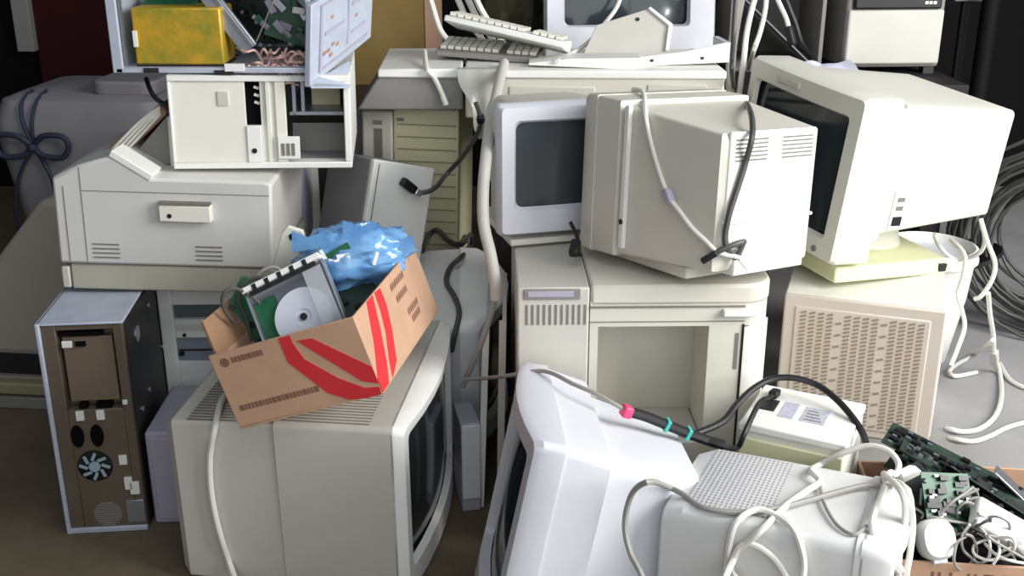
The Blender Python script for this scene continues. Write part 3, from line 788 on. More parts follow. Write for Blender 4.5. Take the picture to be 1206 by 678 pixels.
CCW, CCD, CCH = .327, .317, .292
cc = crt('monitor', 'pale monitor seen from behind on the centre printer, its vented back turned to the right', (.350, 1.985, .556), (3, -4, 214), CCW, CCD, CCH,
    (M['beige'], M['beige'], M['glass']), bez=.04, bulge=.004, margin=(.03,.03,.05,.03), corner=.006, foot=False,
    sections=[(0,-.99,.99,.005,.995,.005),(.24,-.985,.985,.01,.985,.005),(.245,-.93,.93,.02,.955,.006),(1,-.72,.72,.05,.865,.006)])
yr = CCD/2+.006
MB().span(-.105, .105, yr-.004, yr+.004, .052, .255).build('back_panel', M['white'], cc, bevel=.003)
m = MB()
for x in (-.058, .055):
    for k in range(6): m.span(x-.038, x+.038, yr+.003, yr+.0052, .205+.007*k, .2075+.007*k)
m.build('vent_slots', M['slot'], cc)
MB().span(-.108, .108, yr-.02, yr+.010, .098, .104).build('back_ridge', M['white'], cc, bevel=.002)
MB().span(-.10, .075, yr-.05, yr+.004, .004, .05).build('back_foot', M['white'], cc, bevel=.003)
MB().span(-.10, .12, -.10, .10, -.012, .01).build('swivel_foot', M['beige'], cc, bevel=.004)
m = MB(); m.span(CCW/2-.014, CCW/2-.004, -CCD/2+.114, -CCD/2+.126, .02, CCH-.012); m.build('rim_strip', M['white'], cc, bevel=.002)
MB().cyl((CCW/2-.006, -CCD/2+.12, .07), (CCW/2-.0025, -CCD/2+.12, .07), .005).build('side_screw', M['dark'], cc)

# ------------------------------------------------------------------ right stack: grille box and tilted monitor
def grille_box():
    w, d, h = .35, .34, .333
    t = thing('air_cooler', 'taupe boxy cooler with a perforated grille front on the floor at right', 'air cooler', (.846, 2.476, 0), (0, 0, -19))
    yf = -d/2
    MB().span(-w/2, w/2, yf+.012, d/2, 0, h).build('body', M['cream'], t, bevel=.005)
    MB().span(-w/2, w/2, yf, yf+.014, .0, h).build('front_frame', M['grille'], t, bevel=.005)
    g = MB().span(-w/2+.026, w/2-.030, yf-.003, yf+.004, .02, h-.026).build('grille', M['grille'], t, bevel=.003)
    m = MB(); cols = 14; rows = 29
    for i in range(cols):
        for j in range(rows):
            x = -w/2+.046+i*(w-.095)/(cols-1); z = .032+j*(h-.070)/(rows-1)
            if i in (4, 9) and (j*7+i) % 3: continue
            m.box((x, yf-.003, z), (.0130, .003, .0046), (0, -18, 0))
    m.build('perforations', M['grilleslot'], g)
    MB().span(w/2-.002, w/2+.003, yf+.03, d/2-.02, .01, h-.02).build('side_plate', M['white'], t, bevel=.002)
grille_box()

CRW, CRD, CRH = .44, .46, .385
crm = crt('monitor', 'large cream monitor on the grille-fronted cooler, tipped with its dark screen facing left', (.85, 2.65, .404), (-4, 5, -68), CRW, CRD, CRH,
    (M['cream'], M['cream'], M['glass']), bez=.10, bulge=.012, dome=.014, margin=(.03,.042,.05,.048), corner=.012, foot=False, recess=.006,
    sections=[(0,-.95,.95,.08,.95,.012),(.10,-.92,.92,.13,.93,.012),(.11,-.90,.90,.16,.95,.012),(1,-.86,.86,.24,.91,.012)])
m = MB(); m.span(-.085, .0, -CRD/2-.018, -CRD/2-.004, CRH-.034, CRH-.018); build_each(m, 'badge', M['beige'], crm, bevel=.002)
pp = MB().span(CRW/2*.90-.001, CRW/2*.90+.003, -CRD/2+.155, -CRD/2+.20, .075, .17).build('port_panel', M['white'], crm, bevel=.001)
m = MB()
m.span(CRW/2*.90+.002, CRW/2*.90+.0045, -CRD/2+.162, -CRD/2+.188, .085, .107); m.build('power_socket', M['black'], pp)
m = MB()
for z in (.122, .143): m.span(CRW/2*.90+.002, CRW/2*.90+.004, -CRD/2+.165, -CRD/2+.185, z, z+.010)
build_each(m, 'port', M['slot'], pp)
MB().lathe([(.12,-.045),(.10,.0),(.09,.06)], 32, (0, .02, 0)).build('swivel_neck', M['beige'], crm)
m = MB().hexa([(-.15,-.20,-.064),(.21,-.20,-.048),(.20,.15,-.048),(-.15,.16,-.064),(-.15,-.19,-.024),(.20,-.195,-.012),(.19,.145,-.012),(-.15,.15,-.024)]).build('swivel_base', M['paleyellow'], crm, bevel=.006)
MB().span(.190, .202, .115, .135, -.040, -.022).build('base_socket', M['dark'], crm)

# ------------------------------------------------------------------ the front row: middle and right monitors
FMW, FMD, FMH = .393, .275, .385
fm = crt('monitor', 'cool white monitor in the front centre leaning back, dark screen turned left', (.0855, 1.60, .022), (-11.9, -5.6, -87.4), FMW, FMD, FMH,
    (M['coolwhite'], M['coolwhite'], M['glass']), bez=.045, bulge=.02, dome=.016, corner=.016, margin=(.035,.035,.055,.035), foot=False,
    sections=[(0,-.985,.985,.01,.99,.012),(.33,-.955,.955,.02,.965,.016),(.36,-.80,.80,.06,.925,.02),(.60,-.74,.74,.1,.91,.02),(1,-.62,.62,.2,.885,.02)])
MB().lathe([(.13,-.02),(.12,.0),(.09,.03),(.08,.09)], 32, (0, .0, 0)).build('swivel_base', M['coolwhite'], fm)

FRW, FRD, FRH = .25, .33, .335
fr = crt('monitor', 'white monitor in the front right with a perforated vent top under tangled white cables', (.420, 1.480, 0), (0, 3, 66), FRW, FRD, FRH,
    (M['offwhite'], M['offwhite'], M['glass']), bez=.04, bulge=.02, corner=.02, margin=(.025,.025,.05,.03), foot=False,
    sections=[(0,-1,1,0,1,.02),(.04,-1,1,0,1,.02),(.05,-.985,.985,.005,.992,.02),(.9,-.97,.97,.02,.985,.022),(1,-.9,.9,.06,.95,.022)])
m = MB()
for i in range(22):
    for j in range(34):
        x = -FRW/2+.028+i*(FRW-.056)/21; y = -FRD/2+.062+j*.0072
        m.span(x-.0026, x+.0026, y-.0018, y+.0018, FRH*.985-.0005, FRH*.9885)
m.build('vent_perforations', M['vent'], fr)

# white labelled box behind it
t = thing('power_supply_box', 'white box with printed labels and a black cord socket between centre printer and cooler', 'power supply', (.515, 1.757, -.016), (0, 0, -27))
MB().span(-.09, .09, -.085, .085, .016, .345).build('case', M['cream'], t, bevel=.006)
MB().span(-.092, .092, -.088, .088, .337, .352).build('label_side', M['white'], t, bevel=.003)
MB().span(-.088, .088, -.089, -.083, .29, .325).build('yellowed_band', M['paleyellow'], t, bevel=.002)
MB().span(-.078, -.048, -.02, .025, .350, .3545).build('power_socket', M['dark'], t, bevel=.001)
MB().span(-.038, -.012, -.035, .03, .350, .3528).build('label', M['labelgrey'], t)
m = MB(); m.span(.0, .042, -.035, .025, .350, .3528); m.build('printed_label', M['labelgrey'], t)
m = MB()
for k in range(4): m.span(.006, .036-.004*k, -.028+.012*k, -.023+.012*k, .3527, .3532)
m.build('label_print', M['midgrey'], t)

# ------------------------------------------------------------------ narrow things in the gap left of the centre printer
t = thing('steel_sheet', 'thin greenish-white sheet-metal panel upright in the gap beside the big left monitor', 'metal panel', (-.062, 2.12, 0), (0, 2, 0))
MB().span(-.004, .004, -.12, .14, 0, .40).build('sheet', M['bluesteel'], t, bevel=.001)
MB().span(-.009, .004, -.124, -.116, 0, .40).build('folded_edge', M['white'], t, bevel=.001)
t = thing('steel_sheet', 'thin beige sheet-metal panel upright against the left side of the centre printer', 'metal panel', (-.022, 2.10, 0), (0, 1, 0))
MB().span(-.004, .004, -.14, .14, 0, .43).build('sheet', M['beige'], t, bevel=.001)
MB().span(-.010, .004, -.144, -.136, 0, .43).build('folded_edge', M['grey'], t, bevel=.001)
t = thing('slim_box', 'slim white box standing in the gap just right of the big left screen', 'box', (-.093, 2.03, 0), (0, 0, 12))
MB().span(-.02, .02, -.05, .05, 0, .20).build('shell', M['lilac'], t, bevel=.003)
MB().span(-.019, .019, -.053, -.048, .03, .197).build('front_panel', M['coolwhite'], t, bevel=.002)
# ------------------------------------------------------------------ the back row
t = thing('desktop_case', 'long flat grey-beige case lying across the back with keyboards on top', 'computer case', (.19, 2.72, .70), (0, .3, .6))
MB().span(-.30, .30, -.165, .2, 0, .104).build('case', M['beige'], t, bevel=.005)
m = MB().span(-.302, .302, -.170, .2, .092, .112).build('top_cover', M['white'], t, bevel=.005)
MB().span(-.20, .0, -.168, -.16, .02, .075).build('front_panel', M['grey'], t, bevel=.003)
MB().span(.12, .26, -.168, -.16, .015, .08).build('drive_bay', M['grey'], t, bevel=.003)
t = thing('flatbed_scanner', 'wedge-ended flat white scanner lying on the tall yellowed tower', 'scanner', (-.245, 2.74, .716), (0, 0, 2))
m = MB().prism([(-.125, .002), (.125, .0), (.125, .082), (-.068, .084)], -.17, .17).build('body', M['midgrey'], t, bevel=.005)
MB().prism([(-.072, .078), (.125, .076), (.125, .098), (-.070, .098)], -.178, .17).build('lid', M['white'], t, bevel=.004)

def keyboard(label, loc, rot, w=.34, d=.13, m0='white', group=None, cable=None):
    t = thing('keyboard', label, 'keyboard', loc, rot, group)
    pr = [(-d/2, 0), (d/2, 0), (d/2, .030), (d/2-.02, .032), (-d/2, .014)]
    MB().prism(pr, -w/2, w/2, 'yz').build('body', M[m0], t, bevel=.003)
    m = MB(); n = int(w/.019)
    for r in range(5):
        y = -d/2+.022+r*.019; z = .015+(y+d/2)*.155
        for k in range(n):
            x = -w/2+.016+k*(w-.032)/(n-1)
            if k == int(n*.68): continue
            m.box((x, y, z+.004), (.0145, .0145, .008), (8, 0, 0))
    m.build('keys', M['cream'], t)
    return t
keyboard('white keyboard lying lowest in the pair left of the black-screened monitor', (-.05, 2.74, .816), (-2, 3, -10), .25, .14, 'midgrey')
keyboard('upper white keyboard of the pair left of the black-screened monitor, tipped up', (-.01, 2.69, .868), (-14, 11, -12), .29, .15)
t = thing('front_bezel', 'white plastic case front lying flat below the black monitor screen', 'case front', (.345, 2.69, .812), (0, -2, 4))
MB().span(-.17, .17, -.06, .06, 0, .012).build('panel', M['white'], t, bevel=.003)
MB().prism([(-.17, .0), (.17, .0), (.17, .046), (.155, .046), (.06, .030), (-.17, .014)], -.064, -.054).build('front_wall', M['white'], t, bevel=.002)
MB().span(.155, .17, -.06, .06, .0, .046).build('side_wall', M['coolwhite'], t, bevel=.002)
m = MB()
for x in (-.11, -.02, .10): m.span(x-.004, x+.004, -.0655, -.062, .010, .016)
build_each(m, 'clip_slot', M['dark'], t)
t = thing('drive_plate', 'grey plastic plate tilted on the white case front against the black screen', 'plate', (.265, 2.74, .850), (50, -16, 8))
MB().prism([(-.15, -.065), (.10, -.065), (.135, .0), (.10, .065), (-.04, .065)], -.004, .004, 'xy').build('plate', M['grey'], t, bevel=.0015)
MB().prism([(.10, -.065), (.135, .0), (.10, .065), (.092, .062), (.123, .0), (.092, -.062)], -.010, .012, 'xy').build('edge_rim', M['white'], t, bevel=.0015)
m = MB()
for x, y in ((.06,.045),(-.09,-.04),(-.06,-.05)): m.cyl((x, y, .003), (x, y, .006), .005, n=12)
build_each(m, 'screw', M['dark'], t)
t = thing('plastic_tray', 'flat white plastic tray end under the tilted grey keyboard', 'tray', (.17, 2.62, .814), (0, 2, -3))
MB().prism([(-.13, 0), (.10, 0), (.13, .028), (-.03, .020), (-.13, .006)], -.04, .05).build('body', M['white'], t, bevel=.002)

tm = crt('monitor', 'monitor with a black screen and pale bezel standing at the top of the pile', (.305, 3.19, .712), (-8, 0, 4), .46, .40, .46,
    (M['coolwhite'], M['beige'], M['glass']), bez=.05, bulge=.006, dome=.02, margin=(.048,.07,.118,.03), corner=.014)

t = thing('cardboard_sheet', 'tall ochre board leaning behind the open blue computer case and keyboards', 'board', (-.40, 3.22, 0), (-4, 0, 3))
MB().span(-.125, .20, 0, .012, 0, 1.30).build('sheet', M['ochre'], t, bevel=.001)
MB().span(.15, .20, -.004, .001, 0, 1.30).build('edge_strip', M['cardboard'], t)

t = thing('plastic_bag', 'pale grey plastic bag hanging down over the front edge of the flat grey-beige case', 'plastic bag', (-.065, 2.535, .80))
vs, fs = [], []
for j in range(15):
    for i in range(11):
        a, b = i/10, j/14
        hw = .048*(1-.45*b)+.006*math.sin(b*9)
        x = -.012+.030*b+(a-.5)*2*hw
        z = .016-.155*b if j > 1 else .018
        y = (.03-.03*j if j < 2 else -.002)-.010*math.sin(a*11+b*3)*b-.02*b
        vs.append((x, y, z))
for j in range(14):
    for i in range(10): q = j*11+i; fs.append((q, q+1, q+12, q+11))
MB().add(vs, fs).build('film', mat('translucent grey film', srgb(186, 186, 178), .25, alpha=.8, dirt=.3, scale=20), t, angle=60)

# dark crumpled sack behind the keyboards
t = thing('plastic_sack', 'dark olive crumpled sack behind the keyboards left of the black-screened monitor', 'sack', (-.02, 3.25, .70))
rings = []
for j in range(15):
    q = j/14*PI; ring = []
    for k in range(26):
        a = 2*PI*k/26; p = Vector((math.sin(q)*math.cos(a), math.sin(q)*math.sin(a), math.cos(q)))
        n = abs(noise.noise(p*3+Vector((4, 2, 1))))*.5+noise.noise(p*7)*.15-.1
        ring.append((p.x*.10*(1+n), p.y*.12*(1+n), .23+p.z*.22*(1+n*.5)))
    rings.append(ring)
MB().loft(rings).build('film', mat('dark olive film', srgb(78, 76, 60), .35, dirt=.8, scale=12), t, angle=20)

# right background
def printer_right():
    t = thing('office_printer', 'white-fronted printer with a black top panel on the back workbench at right', 'printer', (1.075, 3.36, .70), (0, 0, 4))
    w, d = .285, .34; yf = -d/2
    MB().span(-w/2, w/2, yf+.01, d/2, .02, .29).build('body', M['midgrey'], t, bevel=.008)
    MB().span(-w/2+.004, w/2-.004, yf, yf+.02, .03, .182).build('front_panel', M['grey'], t, bevel=.006)
    p = MB().span(-w/2+.016, w/2-.016, yf-.004, yf+.02, .184, .245).build('control_panel', M['black'], t, bevel=.006)
    m = MB()
    for k in range(3): m.span(.075+.012*k, .084+.012*k, yf-.006, yf-.003, .198, .206)
    build_each(m, 'panel_marks', M['white'], p)
    for x in (-.12, .12): MB().span(x-.015, x+.015, yf+.02, yf+.05, 0, .022).build('foot', M['dark'], t)
printer_right()
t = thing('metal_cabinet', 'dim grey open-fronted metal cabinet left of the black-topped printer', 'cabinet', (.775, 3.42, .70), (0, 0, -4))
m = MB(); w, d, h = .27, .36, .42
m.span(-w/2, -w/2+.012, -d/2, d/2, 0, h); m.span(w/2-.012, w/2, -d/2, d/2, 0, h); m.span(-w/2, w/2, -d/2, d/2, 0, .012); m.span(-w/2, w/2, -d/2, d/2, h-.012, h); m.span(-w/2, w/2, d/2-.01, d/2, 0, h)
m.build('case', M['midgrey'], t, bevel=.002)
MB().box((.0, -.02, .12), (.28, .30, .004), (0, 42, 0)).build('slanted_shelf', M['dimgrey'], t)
MB().span(-w/2+.012, w/2-.012, -.1, .1, .27, .276).build('shelf', M['midgrey'], t)
# crumpled paper between monitor and cabinet
t = thing('paper_sheet', 'crumpled bluish white paper behind the large tipped monitor', 'paper', (.89, 3.10, .70), (0, 0, 4))
vs, fs = [], []
for j in range(9):
    for i in range(15):
        x, y = -.075+.15*i/14, -.07+.14*j/8
        vs.append((x, y, +.004+.03*(j/8)+.012*max(0, x/.075)**3+.018*abs(noise.noise(Vector((x*14, y*14, 3))))))
for j in range(8):
    for i in range(14): q = j*15+i; fs.append((q, q+1, q+16, q+15))
MB().add(vs, fs).build('sheet', M['paper'], t, angle=20)

for k, (x, y, r, h, lab) in enumerate(((1.235, 3.78, .018, 2.0, 'thin black upright pole just right of the black-topped printer'), (1.40, 3.80, .04, 2.2, 'thick black upright pole at the right, second from the printer'),
                                        (1.60, 3.79, .03, 2.2, 'black upright pole nearest the right edge'))):
    t = thing('steel_pole', lab, 'pole', (x, y, 0), (0, 0, 0))
    MB().cyl((0, 0, 0), (0, 0, h), r, n=20).build('tube', M['poleblack'], t)
    MB().cyl((0, 0, 0), (0, 0, .012), r*2, n=20).build('base_plate', M['poleblack'], t)
    MB().cyl((0, 0, .9), (0, 0, .94), r*1.25, n=20).build('collar', M['midgrey'] if k == 2 else M['dark'], t)
t = thing('junction_box', 'small dim grey junction box on a post behind the right edge of the pile', 'box', (1.56, 3.90, 0))
MB().span(-.012, .012, -.012, .012, 0, .86).build('post', M['dark'], t)
b = MB().span(-.05, .05, -.03, .03, .84, .98).build('enclosure', M['dimgrey'], t, bevel=.004)
MB().span(-.042, .042, -.034, -.028, .85, .97).build('door', M['midgrey'], b, bevel=.002)
# big coil of grey cable leaning at the right edge
t = thing('cable_coil', 'big coil of dark grey cable standing on edge at the right edge', 'cable coil', (1.53, 2.93, .30), (8, 0, -28))
m = MB(); pts = []
rnd = random.Random(11)
turns = 17
for k in range(turns*28):
    a = 2*PI*k/28; q = k/28
    r = .155+.009*q+rnd.uniform(-.001, .001)+.006*math.sin(q*2.3)
    if r*1.0 > .295: r = .295
    pts.append((r*math.cos(a), -.05+.055*math.sin(q*1.7)+.02*math.sin(a*2+q), r*math.sin(a)*1.0))
m.tube(pts, .0052, 6, 1, smooth=False); m.build('cable', M['darkcable'], t)
m = MB()
for a in (60, 200, 320):
    c = Vector((.23*math.cos(R(a)), -.05, .23*math.sin(R(a))))
    m.lathe([(.075,-.006),(.079,-.006),(.079,.006),(.075,.006)], 20, (0, 0, 0))
    o = len(m.v)-80
    mt = Matrix.Rotation(-R(a), 4, 'Y') @ Matrix.Rotation(PI/2*0, 4, 'X')
    m.v[o:] = [tuple(c+mt @ Vector(p)) for p in m.v[o:]]
build_each(m, 'cable_tie', M['black'], t)

t = thing('plastic_tub', 'rounded white plastic tub half hidden behind the grille-fronted cooler', 'tub', (1.10, 2.77, 0), (0, 0, 0))
MB().lathe([(.0,0),(.070,0),(.078,.008),(.108,.19),(.117,.30),(.122,.305),(.122,.322),(.114,.325),(.108,.31),(.098,.19),(.070,.02),(0,.02)], 40).build('body', M['white'], t, angle=50)
MB().lathe([(.118,.290),(.125,.290),(.125,.299),(.118,.299)], 40).build('rim', M['coolwhite'], t)

# ------------------------------------------------------------------ carton of scrap at the lower right
RB = Vector((.80, 1.60, 0))
t = thing('cardboard_carton', 'open brown cardboard carton full of circuit boards and wires at the lower right corner', 'cardboard box', RB, (0, 0, -6))
w, d, h, e = .38, .32, .23, .005
m = MB(); m.span(-w/2, w/2, -d/2, d/2, 0, e)
m.span(-w/2, w/2, -d/2, -d/2+e, e, h); m.span(-w/2, w/2, d/2-e, d/2, e, h); m.span(-w/2, -w/2+e, -d/2+e, d/2-e, e, h); m.span(w/2-e, w/2, -d/2+e, d/2-e, e, h)
m.build('carton_walls', M['cardboard'], t, bevel=.001)
m = MB(); rnd = random.Random(2)
x = -w/2+.055
for k, ch in enumerate('H I X T F  U H I  N E H'):
    if ch == ' ': x += .010; continue
    z1, z0, y = h-.016, h-.052, -d/2-.0006
    for dx in ((0,) if ch in 'ITF' else (0, .010)):
        m.span(x+dx, x+dx+.0045, y, y+.001, z0, z1)
    if ch in 'TEF': m.span(x-.003, x+.012, y, y+.001, z1-.004, z1)
    x += .017
m.build('printed_lettering', M['brownink'], t)

def board(label, p, rot, w, d, matn, n, seed, group=None):
    t = thing('circuit_board', label, 'circuit board', p, rot, group)
    MB().span(-w/2, w/2, -d/2, d/2, -.0012, .0012).build('board', M[matn], t)
    r = random.Random(seed); m = MB()
    for k in range(n):
        x, y = r.uniform(-w/2+.008, w/2-.008), r.uniform(-d/2+.006, d/2-.006); a = r.uniform(.003, .010)
        m.span(x-a, x+a, y-.004, y+.004, .001, .004+r.random()*.006)
    m.build('chips', M['chip'], t)
    m = MB()
    for k in range(n//2):
        x, y = r.uniform(-w/2+.008, w/2-.008), r.uniform(-d/2+.006, d/2-.006)
        m.span(x-.004, x+.004, y-.002, y+.002, .001, .006)
    m.build('solder_points', M['steel'], t)
    return t
P = lambda u, v, Y: at(u, v, Y)
board('long dark circuit board lying uppermost across the lower right carton', P(1130, 552, 1.66), (6, 16, -32), .26, .07, 'darkpcb', 30, 1)
board('second dark circuit board fanned under the uppermost one in the lower right carton', P(1142, 572, 1.62), (-14, 22, -30), .25, .07, 'darkpcb', 26, 2)
board('dark edge-on circuit board slanting at the right side of the lower right carton', P(1172, 585, 1.60), (-30, 26, -26), .18, .07, 'darkpcb', 20, 3)
board('bright green circuit board in the middle of the lower right carton', P(1116, 586, 1.545), (50, 8, 10), .085, .08, 'pcb', 24, 4)
board('small dark circuit board at the left end of the lower right carton', P(1082, 598, 1.60), (40, -10, -16), .06, .10, 'chip', 14, 5)
board('third dark circuit board under the two fanned ones in the lower right carton', P(1128, 574, 1.68), (12, 14, -36), .24, .08, 'darkpcb', 26, 6)
board('dark circuit board lying low at the right end of the lower right carton', P(1180, 612, 1.58), (-10, 10, -10), .12, .10, 'darkpcb', 20, 7)
board('small green circuit board leaning beside the white shell in the lower right carton', P(1128, 606, 1.54), (40, 24, -20), .07, .05, 'pcb', 12, 8)
t = thing('hard_drive', 'dark grey metal drive body at the left end of the lower right carton', 'drive', P(1080, 590, 1.57), (24, -12, 20))
MB().span(-.045, .045, -.06, .06, -.012, .012).build('body', M['dark'], t, bevel=.003)
MB().span(-.036, .036, -.05, .05, .011, .014).build('cover_plate', M['chip'], t, bevel=.002)
t = thing('plastic_bracket', 'small white plastic piece at the left rim of the lower right carton', 'bracket', P(1070, 558, 1.60), (12, -10, 24))
MB().prism([(-.020, -.010), (.020, -.010), (.020, .004), (.006, .012), (-.020, .010)], -.008, .008).build('body', M['white'], t, bevel=.002)
t = thing('plastic_shell', 'rounded white plastic shell in the front of the lower right carton', 'plastic shell', P(1101, 634, 1.475), (58, 0, 12))
MB().loft([[(x, y, z) for x, _, y in rring(-.030*s, .030*s, -.032*s, .030*s, 0, .024*s)] for s, z in ((.8,-.012),(1,-.006),(1,.008),(.86,.016),(.5,.018))]).build('body', M['white'], t, angle=50)
MB().span(-.012, .012, -.038, -.028, -.006, .006).build('cable_gland', M['coolwhite'], t, bevel=.002)
t = thing('plastic_case', 'white slab-shaped plastic case slanting at the right of the lower right carton', 'plastic case', P(1192, 628, 1.50), (28, 27, -12))
MB().span(-.07, .07, -.028, .028, -.014, .014).build('body', M['white'], t, bevel=.007, seg=3)
MB().span(-.055, .055, -.021, .021, .012, .0155).build('top_panel', M['coolwhite'], t, bevel=.002)
t = thing('metal_strip', 'shiny light metal strip slanting at the far right of the scrap carton', 'metal strip', P(1198, 577, 1.62), (10, 40, -20))
MB().span(-.05, .05, -.012, .012, -.002, .002).build('strip', M['silver'], t, bevel=.001)
t = thing('packing_bag', 'dark lilac crumpled packing bag under the boards in the lower right carton', 'packing bag', RB+Vector((0, -.01, .0)))
rings = []
for j in range(13):
    q = j/12*PI; ring = []
    for k in range(26):
        a = 2*PI*k/26; p = Vector((math.sin(q)*math.cos(a), math.sin(q)*math.sin(a), math.cos(q)))
        n = abs(noise.noise(p*4+Vector((4, 8, 1))))*.35-.12
        ring.append((p.x*.150*(1+n), p.y*.120*(1+n), .135+p.z*.115*(1+n)))
    rings.append(ring)
MB().loft(rings).build('film', mat('dark lilac film', srgb(46, 44, 54), .3, dirt=.8, scale=18), t, angle=20)
# ------------------------------------------------------------------ cables (world positions; each lies on or hangs over what it touches)
CABLES = {}
CABLES['dark_cc'] = [(0.4758,2.42,1.0343),(0.4732,2.4,0.9133),(0.4632,2.34,0.8417),(0.6099,3.0081,0.6823),(0.4384,2.0445,0.827),(0.4032,1.8278,0.8247),(0.3932,1.8164,0.7745),(0.3797,1.8044,0.7305),(0.3674,1.7936,0.692),(0.3615,1.7885,0.6559),(0.3652,1.7858,0.6338),(0.3841,1.797,0.6112),(0.3973,1.8098,0.6324),(0.3944,1.7958,0.64),(0.3755,1.7853,0.6375),(0.3528,1.7825,0.6283),(0.3362,1.786,0.616)]
CABLES['white_cc'] = [(0.2286,2.0926,0.8487),(0.2436,2.0536,0.8492),(0.2339,1.9233,0.8339),(0.2428,1.9087,0.7908),(0.2573,1.8877,0.7425),(0.2728,1.8634,0.7028),(0.2902,1.8424,0.6811),(0.31,1.8187,0.6575),(0.3292,1.7998,0.6422),(0.3514,1.7844,0.625),(0.387,1.7887,0.614),(0.3968,1.7898,0.6028)]
CABLES['plug_cs'] = [(0.1117,2.02,0.6074),(0.1234,1.99,0.5863),(0.1178,1.97,0.5726),(0.1308,2.0163,0.5434)]
CABLES['bt'] = [(-0.2321,2.4014,0.5796),(-0.2147,2.4148,0.5602),(-0.1795,2.4339,0.5622),(-0.1582,2.57,0.5617),(-0.1156,2.54,0.6142),(-0.0799,2.5,0.6753),(-0.0709,2.47,0.7166),(-0.0819,2.47,0.755)]
CABLES['rc_wave'] = [(-0.2133,2.5077,0.3918),(-0.2052,2.6146,0.3969),(-0.1837,2.6131,0.4106),(-0.1588,2.6138,0.3844),(-0.1275,2.6325,0.3668),(-0.1086,2.7638,0.3523),(-0.1121,2.8584,0.2896),(-0.1163,2.4727,0.3906),(-0.1441,2.4237,0.3771),(-0.1486,2.3575,0.3653),(-0.1283,2.2918,0.3571),(-0.1139,2.2193,0.3466),(-0.122,2.1788,0.3111),(-0.1302,2.1857,0.2708)]
CABLES['hose'] = [(-0.0178,2.6,0.8224),(-0.0251,2.52,0.8076),(-0.0345,2.36,0.7844),(-0.0441,2.18,0.7574),(-0.0502,2.06,0.7169),(-0.0548,2.03,0.6615),(-0.0532,2.01,0.6054),(-0.0401,1.98,0.5559),(-0.0322,1.97,0.5084),(-0.0308,1.97,0.4706)]
CABLES['hose_thin'] = [(-0.0307,1.97,0.4827),(-0.0407,1.97,0.4393),(-0.0574,1.97,0.3865),(-0.0782,1.98,0.3283),(-0.0977,1.99,0.2779)]
CABLES['fl_white'] = [(-0.5283,1.9,0.3076),(-0.5181,1.7857,0.3481),(-0.5126,1.7103,0.3345),(-0.5268,1.7129,0.2823),(-0.5331,1.7153,0.2218),(-0.5316,1.7168,0.1605),(-0.5236,1.7174,0.0983),(-0.514,1.7175,0.0497),(-0.4837,1.66,0.0251)]
CABLES['fm_grey'] = [(-0.0955,1.95,0.3111),(-0.0497,1.9,0.3376),(-0.0046,1.8,0.3885),(0.0563,1.7635,0.4134),(0.1035,1.7,0.4184),(0.1445,1.67,0.4122),(0.1762,1.655,0.3991),(0.1906,1.655,0.3897)]
CABLES['probe'] = [(0.1906,1.655,0.3897),(0.2234,1.665,0.3753),(0.2605,1.67,0.3569),(0.2981,1.675,0.3383),(0.336,1.68,0.3211),(0.3611,1.68,0.313)]
CABLES['black_loop'] = [(0.3064,1.68,0.3325),(0.3639,1.72,0.3363),(0.397,1.76,0.351),(0.4319,1.79,0.3682),(0.4689,1.81,0.3773),(0.507,1.81,0.379),(0.5464,1.8,0.3702),(0.5746,1.77,0.3561),(0.5915,1.73,0.3427),(0.6018,1.7,0.3285),(0.6044,1.68,0.3162)]
CABLES['black_plug'] = [(0.3211,1.68,0.3276),(0.3635,1.67,0.3151),(0.3895,1.6954,0.3005),(0.3985,1.6919,0.3303),(0.4339,1.7531,0.3555),(0.4604,1.7925,0.3482),(0.4783,1.8237,0.3418)]
CABLES['fr_loop_grey'] = [(0.2168,1.28,0.0177),(0.2092,1.33,0.158),(0.1938,1.36,0.2538),(0.1745,1.4,0.285),(0.1675,1.42,0.3232),(0.177,1.42,0.3735),(0.1983,1.4,0.4034),(0.2407,1.4955,0.3394),(0.261,1.4791,0.3362),(0.2869,1.4344,0.3388),(0.3351,1.4194,0.3409),(0.3874,1.4274,0.3417),(0.4442,1.4521,0.3407),(0.496,1.4771,0.3407),(0.5487,1.5006,0.3388),(0.586,1.4942,0.341)]
CABLES['fr_white_a'] = [(0.4299,1.28,0.0177),(0.4123,1.31,0.159),(0.4042,1.335,0.2499),(0.3895,1.3668,0.2822),(0.3657,1.3788,0.3031),(0.3428,1.3894,0.3063),(0.3296,1.3932,0.2889),(0.3234,1.3918,0.2595),(0.3319,1.335,0.2571),(0.3389,1.31,0.159),(0.363,1.28,0.0177)]
CABLES['fr_white_b'] = [(0.2812,1.28,0.0177),(0.29,1.31,0.159),(0.2998,1.335,0.2643),(0.3282,1.3944,0.2782),(0.3407,1.3902,0.3029),(0.3652,1.3867,0.3349),(0.4082,1.4354,0.342),(0.4526,1.4849,0.3389),(0.4796,1.513,0.339),(0.4754,1.5478,0.3372),(0.5146,1.6418,0.295),(0.5447,1.631,0.3219),(0.5834,1.62,0.3435),(0.6116,1.6,0.3464),(0.6225,1.575,0.3368),(0.611,1.55,0.3308),(0.5959,1.5394,0.338),(0.564,1.4746,0.3405),(0.5367,1.4209,0.3437),(0.5159,1.3706,0.3466),(0.526,1.36,0.3185),(0.5468,1.36,0.2971),(0.5642,1.36,0.2538),(0.5694,1.34,0.135),(0.5556,1.3,0.0148)]
